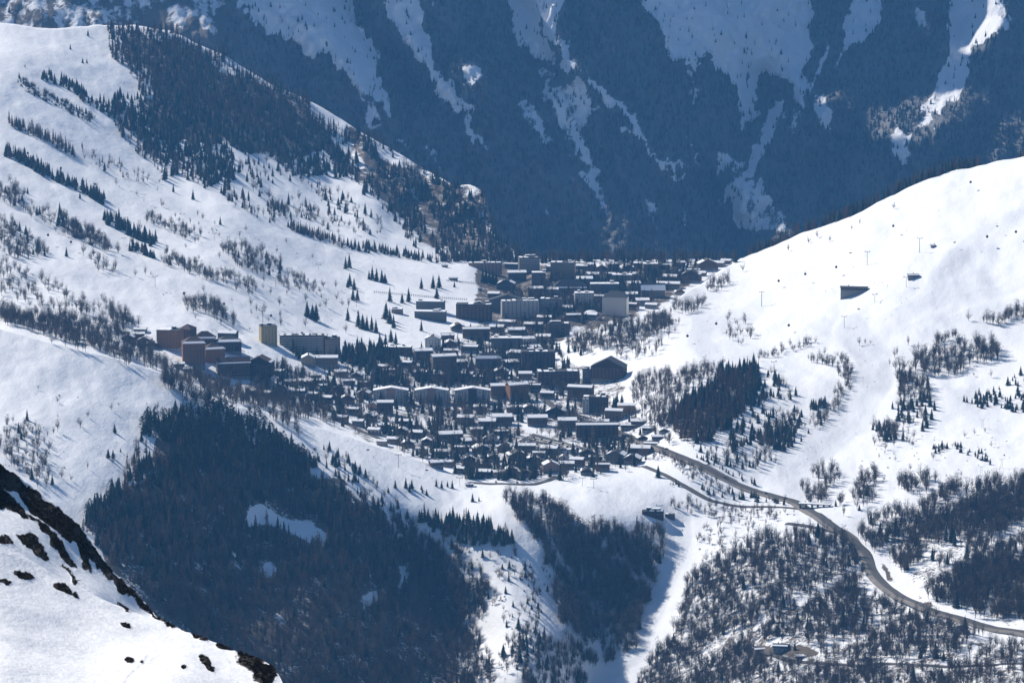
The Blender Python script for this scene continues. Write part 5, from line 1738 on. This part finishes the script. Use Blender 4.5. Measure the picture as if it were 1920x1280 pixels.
area(g, [(S, 1)], [(1797, 750), (1850, 728), (1920, 700), (1960, 690), (1960, 770), (1890, 768), (1830, 765)], 170, (5, 9), prio=1)
band(g, [(S, .8), (B, .2)], [(1740, 850), (1790, 845), (1860, 868)], 44, 14, (3, 7))
# -- village trees
g = grove('village', 'tree between the houses of the village', 'trees among the village houses')
VIL = [(700, 700), (760, 670), (860, 640), (960, 600), (1100, 600), (1040, 660), (1110, 740), (1200, 800), (1215, 860), (1150, 890), (1050, 905), (900, 905), (800, 870), (700, 830), (620, 790), (560, 740), (620, 690)]
area(g, [(S, .42), (B, .48), (Lr, .10)], VIL, 2100, (8, 15), holes=CLEAR[-3:])
area(g, [(S, .42), (B, .5), (Lr, .08)], [(940, 560), (1060, 520), (1200, 500), (1340, 495), (1230, 560), (1100, 600), (960, 600)], 800, (9, 16))
band(g, [(S, .3), (B, .4), (Lr, .3)], [(930, 495), (1100, 489), (1250, 489), (1380, 488)], 260, 8, (9, 16))
area(g, [(S, .4), (B, .6)], [(460, 690), (560, 690), (650, 740), (640, 800), (560, 770), (480, 735)], 420, (8, 13))
area(g, [(B, .8), (Lr, .2)], [(700, 725), (920, 722), (930, 705), (720, 705)], 240, (9, 13))
area(g, [(B, .95), (S, .05)], [(745, 770), (900, 765), (920, 785), (830, 790), (770, 785)], 120, (6, 10))
area(g, [(S, .6), (Lr, .4)], [(690, 722), (925, 722), (925, 712), (700, 712)], 150, (10, 15))
area(g, [(S, .8), (B, .2)], [(930, 660), (1040, 655), (1040, 700), (950, 715)], 120, (9, 14))
area(g, [(S, .8), (Lr, .2)], [(640, 655), (720, 662), (760, 690), (690, 700), (640, 680)], 150, (10, 16))
area(g, [(S, .7), (B, .3)], [(530, 645), (640, 660), (700, 665), (690, 685), (560, 670)], 70, (9, 14))
area(g, [(S, .6), (B, .4)], [(880, 880), (1010, 878), (1010, 905), (880, 902)], 90, (8, 13))
g = grove('villagespruce', 'tall pointed spruce rising among the lower village houses', 'tall spruces in the lower village', True)
spots(g, S, [(1157, 765, 17), (1166, 765, 15), (1151, 765, 13), (806, 806, 13), (814, 806, 15), (819, 806, 14), (846, 808, 10), (858, 866, 14), (790, 690, 13), (1078, 660, 12), (1066, 662, 13), (1240, 888, 15), (1248, 890, 13), (1234, 892, 12), (1254, 893, 10), (1112, 895, 9), (733, 640, 15), (742, 645, 14), (790, 620, 13), (895, 640, 12)], (10, 14))
g = grove('roadspruce', 'small dark spruce on the snow bank beside the valley road', 'spruces beside the valley road')
band(g, [(S, .8), (B, .2)], [(1300, 858), (1350, 878), (1420, 905)], 34, 8, (4, 7))
band(g, [(S, .7), (B, .3)], [(1255, 900), (1320, 915), (1400, 925), (1480, 945), (1530, 955)], 70, 10, (4, 8))
area(g, [(B, .9), (Bu, .1)], [(1225, 845), (1290, 870), (1380, 910), (1370, 918), (1290, 895), (1220, 860)], 80, (5, 8))
area(g, [(B, .8), (Bu, .2)], [(1230, 930), (1330, 930), (1440, 950), (1500, 965), (1430, 975), (1300, 960)], 90, (5, 9))
area(g, [(B, .75), (Bu, .25)], [(1300, 985), (1400, 960), (1470, 975), (1420, 1005), (1320, 1070)], 70, (5, 9))

# ---- build: largest 300 of each kind stand as things, the rest is one mass per kind
_tx, _ty = np.array([t[1] for t in TREES]), np.array([t[2] for t in TREES])
_gx, _gy, _gz = ground(_tx, _ty)
_ok = np.ones(len(TREES), bool)
for bx, by, bw, bd in BUILT:
    _ok &= ~((np.abs(_gx - bx) < bw) & (np.abs(_gy - by) < bd))
for line, w in ROAD_LINES:
    _ok &= polydist(_tx, _ty, line) > w
_ok &= ~inpoly(_tx, _ty, LOT)
TA = [t for t, k in zip(TREES, _ok) if k]
gx, gy, gz = ground(np.array([t[1] for t in TA]), np.array([t[2] for t in TA]))
LIMIT = {'spruce': 300, 'pine': 60, 'larch': 260, 'bare': 300, 'bush': 90}
NAMEKIND = {'spruce': 'spruce', 'pine': 'pine', 'larch': 'larch', 'bare': 'bare tree', 'bush': 'bush'}
MASSNAME = {'spruce': 'spruce_woods', 'pine': 'pine_woods', 'larch': 'larch_woods', 'bare': 'bare_woods', 'bush': 'scrub'}
MASSLABEL = {'spruce': 'dark spruce woods spread over the slopes and village', 'pine': 'dark pine wood on the shaded left shoulder', 'larch': 'brown leafless larch woods on the slopes', 'bare': 'grey leafless woods on the valley slopes', 'bush': 'low leafless scrub dotted over the snow'}


def mass(name, label, meshes, pts, scl, rot, var):
    """one object: tree meshes instanced on points"""
    me = bpy.data.meshes.new(name)
    me.from_pydata([tuple(p) for p in pts], [], [])
    for nm, data, typ in (('tree_scale', scl, 'FLOAT'), ('tree_turn', rot, 'FLOAT'), ('tree_kind', var, 'INT')):
        a = me.attributes.new(nm, typ, 'POINT')
        a.data.foreach_set('value', np.asarray(data, np.float32 if typ == 'FLOAT' else np.int32))
    o = mesh_obj(name, me)
    tag(o, label, kind='stuff')
    ng = bpy.data.node_groups.new(name, 'GeometryNodeTree')
    ng.interface.new_socket('Geometry', in_out='INPUT', socket_type='NodeSocketGeometry')
    ng.interface.new_socket('Geometry', in_out='OUTPUT', socket_type='NodeSocketGeometry')
    nn, ll = ng.nodes, ng.links
    gi, go = nn.new('NodeGroupInput'), nn.new('NodeGroupOutput')
    ip = nn.new('GeometryNodeInstanceOnPoints')
    jn = nn.new('GeometryNodeJoinGeometry')
    for m_ in meshes:
        src = bpy.data.objects.new(m_.name, m_)      # never linked to the scene
        oi = nn.new('GeometryNodeObjectInfo')
        oi.inputs['Object'].default_value = src
        oi.inputs['As Instance'].default_value = True
        ll.new(oi.outputs['Geometry'], jn.inputs[0])

    def na(nm, typ):
        n = nn.new('GeometryNodeInputNamedAttribute')
        n.data_type = typ
        n.inputs['Name'].default_value = nm
        return n.outputs['Attribute']
    cx = nn.new('ShaderNodeCombineXYZ')
    ll.new(na('tree_turn', 'FLOAT'), cx.inputs['Z'])
    ll.new(gi.outputs[0], ip.inputs['Points'])
    ll.new(jn.outputs[0], ip.inputs['Instance'])
    ip.inputs['Pick Instance'].default_value = True
    ll.new(na('tree_kind', 'INT'), ip.inputs['Instance Index'])
    ll.new(cx.outputs[0], ip.inputs['Rotation'])
    ll.new(na('tree_scale', 'FLOAT'), ip.inputs['Scale'])
    ll.new(ip.outputs[0], go.inputs[0])
    md = o.modifiers.new('trees', 'NODES')
    md.node_group = ng
    return o


def plant(kind, loc, h, rz, label, group, cat=None):
    var = random.randrange(len(TM[kind]))
    nm, trunk, crown, _ = TM[kind][var]
    root = empty(nm, loc, rz, h)
    tag(root, label, cat or ('bush' if kind == 'bush' else 'tree'), group)
    if trunk:
        mesh_obj('trunk', trunk, root)
    mesh_obj('crown', crown, root)
    return root


LOCRE = re.compile(r'\b(in|on|at|beside|with|dotted|scattered|standing|between|rising)\b')
KDESC = {'spruce': 'dark spruce', 'pine': 'dark rounded pine', 'larch': 'brown leafless larch', 'bare': 'grey bare tree', 'bush': 'low bare bush'}


def build_trees():
    ordcount = {}
    for kind in TM:
        ids = [i for i, t in enumerate(TA) if t[0] == kind]
        size = {i: (TA[i][5] >= 9) * 1e6 + TA[i][5] * 4 + TA[i][3] / (gy[i] / FPX) + rng.uniform(0, 3) for i in ids}
        ids.sort(key=lambda i: -size[i])
        ind, rest = ids[:LIMIT[kind]], ids[LIMIT[kind]:]
        ind.sort(key=lambda i: TA[i][1])
        span = {}
        for i in ind:
            if TA[i][5] < 9:
                span.setdefault(TA[i][4], []).append(TA[i][1])
        for i in ind:
            _, x, y, h, key, pr = TA[i]
            lab, grp, od = GROVES[key]
            loc = LOCRE.search(lab)
            lab = KDESC[kind] + ' ' + lab[loc.start():]
            if pr >= 9:
                n = ordcount.get((key, kind), 0)
                ordcount[(key, kind)] = n + 1
                lab = f'{ordinal(n)} {lab}, from left'
            part = ''
            if pr < 9 and len(span[key]) > 8:
                t = span[key].index(x) / len(span[key])
                part = 'left end' if t < .2 else 'left half' if t < .42 else 'middle' if t < .58 else 'right half' if t < .8 else 'right end'
                lab += ', ' + part
            plant(kind, (gx[i], gy[i], gz[i] - 0.25), h, random.random() * 6.28, lab, f'{grp}: {NAMEKIND[kind]} {part}'.strip())
        if rest:
            mass(MASSNAME[kind], MASSLABEL[kind], [t[3] for t in TM[kind]], [(gx[i], gy[i], gz[i] - 0.25) for i in rest], [TA[i][3] for i in rest], rng.uniform(0, 6.28, len(rest)), rng.integers(0, len(TM[kind]), len(rest)))


build_trees()

# ---- woods on the mountain wall
q = np.stack([rng.uniform(-60, 1980, 60000), rng.uniform(-60, 520, 60000)], 1)
sm = mountain_snow(q[:, 0], q[:, 1])
dens = 0.62 + 0.5 * fbm(q[:, 0] / 60.0, q[:, 1] / 90.0, 3, 101)
keep = rng.random(len(q)) < np.where(sm > 0.5, 0.035 + 0.10 * np.clip(1 - sm, 0, 1), np.clip(dens, 0.15, 1)) * np.where(inpoly(q[:, 0], q[:, 1], [(-120, -80), (440, -80), (420, 80), (-120, 80)]), 0.05, 1)
keep &= q[:, 1] < skyline(q[:, 0]) + 14
q = q[keep][:30000]
M_HAZED = flat_mat('hazed_needles', (0.045, 0.060, 0.062), (0.085, 0.10, 0.105), 3.0, 0.9, 0.45)  # haze over the far wood painted into a paler needle colour
HAZED = []
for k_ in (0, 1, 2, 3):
    fm = KINDS['spruce'][k_][2].mesh('hazed_spruce', M_HAZED)
    HAZED.append(fm)
my = mountain_y(q[:, 0], q[:, 1])
mx, my, mz = pix2world(q[:, 0], q[:, 1], my)
lar = (fbm(q[:, 0] / 120.0, q[:, 1] / 90.0, 3, 111) > 0.12)
hh = rng.uniform(8, 15, len(q))
mass('mountain_forest', 'far forest covering the shaded mountain wall', HAZED + [t[3] for t in TM['larch']],
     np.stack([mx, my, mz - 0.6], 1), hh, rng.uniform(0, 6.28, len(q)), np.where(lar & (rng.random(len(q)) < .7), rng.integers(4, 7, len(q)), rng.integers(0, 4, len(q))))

# ---- conifers peeping over the skyline of the right slope
sx = np.sort(np.concatenate([rng.uniform(1400, 1600, 90), rng.uniform(1550, 1840, 150), rng.uniform(1840, 1960, 8)]))
ysk = d_main(sx, crest(sx))
x0_, y0_, z0_ = pix2world(sx, crest(sx), ysk)
dy_ = rng.uniform(4, 26, len(sx))
hs = 1.35 * rng.uniform(11, 17, len(sx)) * np.interp(sx, [1400, 1500, 1800, 1960], [0.75, 1, 1, 0.55])
mass('ridge_trees', 'dark spruces growing behind the skyline of the right slope', [t[3] for t in TM['spruce']] + [t[3] for t in TM['larch']],
     np.stack([x0_ * (1 + dy_ / 6000), y0_ + dy_, z0_ + relief(x0_, y0_) - 0.28 * dy_ - 0.5], 1), hs, rng.uniform(0, 6.28, len(sx)), rng.choice([0, 1, 2, 3, 0, 1, 4], len(sx)))

# ---- heather and dead grass on the near mountainside
q = np.stack([rng.uniform(-20, 560, 90000), rng.uniform(850, 1290, 90000)], 1)
fb = f_bare(q[:, 0], q[:, 1])
q = q[(fb > 0.62) & (q[:, 1] > f_sky(q[:, 0]) + .5)][:6500]
hx, hy, hz_ = fg_ground(q[:, 0], q[:, 1])
M_HEATH = flat_mat('heather', (0.030, 0.020, 0.012), (0.060, 0.042, 0.024), 5.0, 0.95, 0.45)
mass('heather', 'dark brown heather tufts on the near mountainside', [KINDS['bush'][0][2].mesh('heather_tuft', M_HEATH), KINDS['bush'][1][2].mesh('heather_tuft', M_HEATH)],
     np.stack([hx, hy, hz_], 1), rng.uniform(.18, .5, len(q)), rng.uniform(0, 6.28, len(q)), rng.integers(0, 2, len(q)))
# ------------------------------------------------------------------ lifts
M_STEEL = flat_mat('grey_steel', (.16, .165, .17), (.11, .115, .12), 1, .5, .1, .3, .4)
M_CABIN = flat_mat('cabin_shell', (.035, .035, .04), (.02, .02, .025), 1, .4, 0, .4)
PYL = {}
mb = MB()
mb.tube((0, 0, -2), (0, 0, 1), .035, .022, 8)
PYL['mast'] = mb.mesh('mast', M_STEEL)
mb = MB()
mb.box(-3.2, 3.2, -.22, .22, -.2, .2)
mb.box(-3.4, -2.9, -1.6, 1.6, .2, .55)
mb.box(2.9, 3.4, -1.6, 1.6, .2, .55)
PYL['crossarm'] = mb.mesh('crossarm', M_STEEL)
mb = MB()
for k in (-1.2, -.4, .4, 1.2):
    mb.tube((-.1, k, 0), (.1, k, 0), .28, .28, 8)
PYL['pulley_row'] = mb.mesh('pulley_row', M_CABIN)


def pylon(px, pbase, ptop, label):
    p = G(px, pbase)
    h = (pbase - ptop) * mpp(px, pbase)
    r = empty('lift_pylon', p, random.uniform(-.5, .5))
    tag(r, label, 'lift pylon', 'ski lift pylons')
    mesh_obj('mast', PYL['mast'], r, scale=(h * .75, h * .75, h))
    a = mesh_obj('crossarm', PYL['crossarm'], r, (0, 0, h))
    for s in (-3.15, 3.15):
        mesh_obj('pulley_row', PYL['pulley_row'], a, (s, 0, .75))
    return p + Vector((0, 0, h + .8))


mb = MB()
for i in range(10):
    a, b = 2 * math.pi * i / 10, 2 * math.pi * (i + 1) / 10
    ring = [(.75, -2.9), (1.15, -2.5), (1.2, -1.6), (1.0, -.9), (.5, -.62)]
    for (r0, z0), (r1, z1) in zip(ring[:-1], ring[1:]):
        mb.face([(r0 * math.cos(a), r0 * math.sin(a), z0), (r0 * math.cos(b), r0 * math.sin(b), z0), (r1 * math.cos(b), r1 * math.sin(b), z1), (r1 * math.cos(a), r1 * math.sin(a), z1)], 0 if z0 != -2.5 else 0)
    mb.face([(.75 * math.cos(b), .75 * math.sin(b), -2.9), (.75 * math.cos(a), .75 * math.sin(a), -2.9), (0, 0, -2.9)])
CABM = mb.mesh('cabin', M_CABIN)
mb = MB()
mb.tube((0, 0, -.7), (.25, 0, -.2), .07, .07, 5)
mb.tube((.25, 0, -.2), (0, 0, .9), .07, .07, 5)
HANG = mb.mesh('hanger', M_STEEL)
mb = MB()
mb.box(-1.2, 1.2, -.3, .3, -2.6, -2.45)
mb.box(-1.2, 1.2, .25, .35, -2.44, -1.7)
mb.tube((-1.15, -.5, -2.0), (1.15, -.5, -2.0), .04, .04, 5)
CHAIR = mb.mesh('seat', M_CABIN)


def hung(px, py, kind, label):
    """a cabin or chair at a photo position, about ten metres above the slope"""
    gp = G(px, py + 16)
    y = gp.y
    x, yy, z = pix2world(px, py, y - 8)
    r = empty('gondola_cabin' if kind == 'c' else 'lift_chair', (float(x), float(yy), float(z)))
    s = 1.35
    r.scale = (s, s, s)
    tag(r, label, 'gondola' if kind == 'c' else 'chairlift seat', 'lift cabins and chairs')
    mesh_obj('shell' if kind == 'c' else 'seat', CABM if kind == 'c' else CHAIR, r)
    mesh_obj('hanger', HANG, r)
    return Vector((float(x), float(yy), float(z) + .9 * s))


M_CABLE = flat_mat('steel_rope', (.05, .05, .05), None, 1, .6)


def cable(pts, label):
    mb = MB()
    for a, b in zip(pts[:-1], pts[1:]):
        mb.tube(a, b, .035, .035, 4, caps=False)
    tag(mesh_obj('lift_cable', mb.mesh('lift_cable', M_CABLE)), label, 'cable', 'ski lift cables')


LIFTS = [
    ('left edge chairlift', [('c', 90, 437), ('c', 133, 450), ('c', 175, 470), ('p', 232, 452, 443), ('p', 291, 540, 519), ('c', 345, 546), ('c', 420, 566), ('p', 493, 614, 581), ('c', 508, 588)]),
    ('upper left gondola line', [('c', 52, 284), ('c', 114, 312), ('p', 177, 292, 282), ('c', 178, 342), ('p', 270, 378, 364), ('p', 402, 450, 436), ('p', 588, 455, 440), ('p', 655, 486, 474)]),
    ('beginner slope lift', [('p', 517, 541, 523), ('p', 597, 503, 493), ('p', 612, 575, 560), ('p', 668, 575, 560)]),
    ('near shoulder chairlift', [('h', 690, 838), ('p', 747, 877, 853), ('h', 800, 876), ('p', 862, 913, 897)]),
    ('terrace chairlift', [('p', 1092, 913, 897), ('p', 1113, 916, 900), ('p', 1236, 956, 942)]),
    ('right slope gondola line', [('c', 1289, 626), ('c', 1343, 603), ('p', 1428, 574, 546), ('c', 1460, 523), ('c', 1568, 497), ('p', 1626, 494, 469), ('c', 1675, 420), ('c', 1820, 338)]),
    ('right slope chairlift', [('p', 1451, 694, 679), ('h', 1520, 640), ('p', 1583, 610, 588), ('h', 1610, 575), ('p', 1640, 566, 551), ('p', 1699, 542, 523), ('p', 1724, 477, 450), ('h', 1790, 450)]),
    ('steep right edge lift', [('c', 1851, 440), ('c', 1905, 431), ('h', 1870, 420)]),
    ('lower right slope lift', [('c', 1479, 606), ('c', 1510, 510), ('h', 1595, 470)]),
]
for nm, items in LIFTS:
    pts = []
    np_, nc_ = 0, 0
    for it in sorted(items, key=lambda t: t[1]):
        if it[0] == 'p':
            pts.append(pylon(it[1], it[2], it[3], f'{ordinal(np_)} grey T-shaped pylon from left on the {nm}'))
            np_ += 1
        else:
            pts.append(hung(it[1], it[2], it[0], f'{ordinal(nc_)} dark {"round gondola cabin" if it[0] == "c" else "chair seat"} from left hanging on the {nm}'))
            nc_ += 1
    cable(pts, f'thin steel cable of the {nm}')

# ------------------------------------------------------------------ fences on the beginner slope
M_POST = flat_mat('dark_post', (.06, .045, .035), None, 2, .9)
mb = MB()
mb.box(-.38, .38, -.15, .15, -.8, 2.5)
POST = mb.mesh('post', M_POST)
mb = MB()
mb.box(-.5, .5, -.03, .03, -.05, .05)
RAIL = mb.mesh('rail', M_POST)


def fence(line, n, label):
    L = np.array(line, float)
    t = np.linspace(0, len(L) - 1, n)
    qx, qy = np.interp(t, np.arange(len(L)), L[:, 0]), np.interp(t, np.arange(len(L)), L[:, 1])
    P = [G(a, b) for a, b in zip(qx, qy)]
    r = empty('snow_fence', P[0])
    tag(r, label, 'fence', 'fences on the beginner slope')
    for i, p in enumerate(P):
        mesh_obj('post', POST, r, p - P[0])
        if i + 1 < len(P):
            d = P[i + 1] - p
            mesh_obj('rail', RAIL, r, (p + P[i + 1]) / 2 - P[0] + Vector((0, 0, 1.1)), (0, -math.atan2(d.z, math.hypot(d.x, d.y)), math.atan2(d.y, d.x)), (d.length * .96, 1, 1))


fence([(838, 527), (880, 531), (925, 537)], 30, 'upper dark post fence at the right end of the beginner slope')
fence([(702, 548), (760, 553), (815, 558), (875, 562)], 48, 'long lower post fence across the beginner slope')
fence([(645, 643), (690, 648), (729, 654)], 24, 'short post fence above the low flat hall')

# ------------------------------------------------------------------ snow gallery where the lane crosses the road
p = G(1528, 950)
r = empty('snow_gallery', p, -.25)
tag(r, 'low concrete gallery with white roof over the bend of the valley road', 'gallery')
m_ = mpp(1528, 950)
mb = MB()
mb.box(0, 1.0, -3, 3, -2, 3.6)
PIL = mb.mesh('pillar', WALLS['grey'])
for i in range(6):
    mesh_obj('pillar', PIL, r, (-16 + i * 6.2, 0, 0))
mb = MB()
mb.box(-17, 17, -3.6, 3.6, 3.602, 4.2)
ro = mesh_obj('roof', mb.mesh('roof', WALLS['grey']), r)
mb = MB()
mb.box(-16.8, 16.8, -3.5, 3.5, 4.202, 4.7)
mesh_obj('snow_layer', mb.mesh('snow_layer', M_SNOW), ro)

# ------------------------------------------------------------------ power line masts
mb = MB()
for sx in (-1, 1):
    mb.tube((sx * 1.2, 0, -1), (sx * .7, 0, 9.5), .13, .1, 5)
for k in range(4):
    mb.tube((-1.1 + k * .1, 0, 1 + 2 * k), (1.0 - k * .1, 0, 3 + 2 * k), .06, .06, 4)
MAST = mb.mesh('mast', M_STEEL)
mb = MB()
mb.box(-3, 3, -.12, .12, 9.5, 9.75)
MARM = mb.mesh('crossarm', M_STEEL)
for i, (x, y) in enumerate(((1840, 893), (1878, 882), (1842, 800))):
    r = empty('power_mast', G(x, y), .3)
    tag(r, ['twin-legged power mast on the snow above the roadside wood', 'thin power mast right of the twin-legged mast', 'power mast below the plantation at the right edge'][i], 'power mast', 'power masts')
    mesh_obj('mast', MAST, r)
    mesh_obj('crossarm', MARM, r)

# ------------------------------------------------------------------ skiers
def skin_mesh(name, joints, edges, rad, mats):
    me = bpy.data.meshes.new(name)
    me.from_pydata(joints, edges, [])
    o = bpy.data.objects.new(name, me)
    COL.objects.link(o)
    o.modifiers.new('skin', 'SKIN')
    for i, v_ in enumerate(me.skin_vertices[0].data):
        v_.radius = (rad[i], rad[i])
        v_.use_root = i == 0
    o.modifiers.new('sub', 'SUBSURF').levels = 1
    dg = bpy.context.evaluated_depsgraph_get()
    out = bpy.data.meshes.new_from_object(o.evaluated_get(dg))
    bpy.data.objects.remove(o)
    out.name = name
    out.materials.clear()
    for m in mats:
        out.materials.append(m)
    for pgon in out.polygons:
        pgon.use_smooth = True
        pgon.material_index = 0 if pgon.center.z > .86 else 1
        if pgon.center.z > 1.47:
            pgon.material_index = 2
    return out


M_SKIN = flat_mat('skin', (.42, .27, .20), None, 3, .6)
M_PANTS = flat_mat('dark_trousers', (.02, .02, .025), None, 3, .8)
JACK = {'black': (.02, .02, .022), 'red': (.30, .03, .03), 'blue': (.03, .08, .25), 'dark green': (.03, .09, .05)}
J = [(0, 0, .92), (0, .03, 1.15), (0, .05, 1.38), (0, .03, 1.50), (0, .0, 1.66), (-.10, .0, .88), (-.13, -.10, .52), (-.13, .02, .10), (.10, 0, .88), (.13, -.10, .52), (.13, .02, .10),
     (-.20, .04, 1.36), (-.30, -.05, 1.10), (-.30, -.30, 1.02), (.20, .04, 1.36), (.30, -.05, 1.10), (.30, -.30, 1.02), (-.13, -.12, .07), (.13, -.12, .07)]
E = [(0, 1), (1, 2), (2, 3), (3, 4), (0, 5), (5, 6), (6, 7), (0, 8), (8, 9), (9, 10), (2, 11), (11, 12), (12, 13), (2, 14), (14, 15), (15, 16), (7, 17), (10, 18)]
RAD = [.15, .15, .17, .065, .11, .10, .075, .055, .10, .075, .055, .08, .06, .045, .08, .06, .045, .05, .05]
BODY = {c: skin_mesh('person_body', J, E, RAD, [flat_mat(c.replace(' ', '_') + '_jacket', rgb, None, 3, .8), M_PANTS, M_SKIN]) for c, rgb in JACK.items()}
mb = MB()
for j in range(3):
    t0, t1 = j / 3 * 1.5, (j + 1) / 3 * 1.5
    for i in range(8):
        a, b = 2 * math.pi * i / 8, 2 * math.pi * (i + 1) / 8
        c = lambda t, u_: (.135 * math.cos(u_) * math.cos(t), .145 * math.cos(u_) * math.sin(t), .15 * math.sin(u_))
        mb.face([c(a, t0), c(b, t0), c(b, t1), c(a, t1)])
HELM = mb.mesh('helmet', M_CABIN)
mb = MB()
mb.box(-.05, .05, -.85, .80, 0, .03)
mb.hexa([(-.05, -1.0, .10), (.05, -1.0, .10), (.05, -.851, 0.0), (-.05, -.851, 0.0)], [(-.05, -1.0, .13), (.05, -1.0, .13), (.05, -.851, .03), (-.05, -.851, .03)])
SKI = mb.mesh('ski', M_CABIN)
mb = MB()
mb.tube((0, 0, 0), (0, .25, -1.0), .012, .012, 4)
POLE = mb.mesh('ski_pole', M_STEEL)
SKI_AT = {
    'on the broad groomed right piste': [(1612, 655), (1635, 690), (1618, 716), (1626, 735), (1640, 722), (1595, 770), (1580, 790), (1560, 812), (1540, 830), (1530, 845), (1520, 838), (1514, 862), (1500, 870), (1622, 680), (1605, 812)],
    'near the slope restaurant': [(1548, 546), (1560, 540), (1640, 532), (1650, 530), (1655, 533), (1646, 537), (1664, 540), (1690, 568), (1680, 580), (1672, 592), (1660, 598), (1700, 560), (1575, 562)],
    'high on the right slope': [(1524, 500), (1540, 474), (1600, 500), (1622, 478), (1700, 430), (1800, 360), (1760, 400), (1404, 557), (1840, 470)],
    'on the narrow piste near the slope edge': [(1326, 604), (1330, 662), (1310, 640), (1345, 660)],
    'on the beginner slope': [(740, 500), (760, 515), (700, 490), (680, 500), (720, 505), (600, 530), (640, 520), (870, 545), (840, 552), (770, 548), (810, 565), (690, 560), (740, 540), (880, 575), (870, 580), (862, 578), (856, 572), (560, 500)],
    'on the left slope': [(318, 528), (320, 548), (274, 502), (244, 474), (336, 515), (400, 470), (440, 450), (480, 470), (530, 605), (500, 560), (330, 400), (250, 380), (300, 420), (205, 360)],
    'on the piste of the near shoulder': [(652, 828), (660, 845), (700, 858), (720, 880), (780, 880), (810, 900), (830, 905)],
    'on the lower piste below the village': [(1248, 975), (1252, 1020), (1230, 1060), (1243, 1000), (1212, 1110)],
}
for where, pts in SKI_AT.items():
    cnt = {}
    for x, y in sorted(pts):
        c = random.choice(['black', 'black', 'black', 'blue', 'red', 'dark green'])
        n = cnt.get(c, 0)
        cnt[c] = n + 1
        r = empty('person', G(x, y, .12), random.uniform(0, 6.28))
        tag(r, f'{ordinal(n)} skier in {c} jacket from left, {where}', 'person', 'skiers ' + where)
        mesh_obj('body', BODY[c], r)
        mesh_obj('helmet', HELM, r, (0, 0, 1.70))
        for s in (-1, 1):
            mesh_obj('ski', SKI, r, (s * .13, 0, .0))
            mesh_obj('ski_pole', POLE, r, (s * .30, -.33, 1.02))
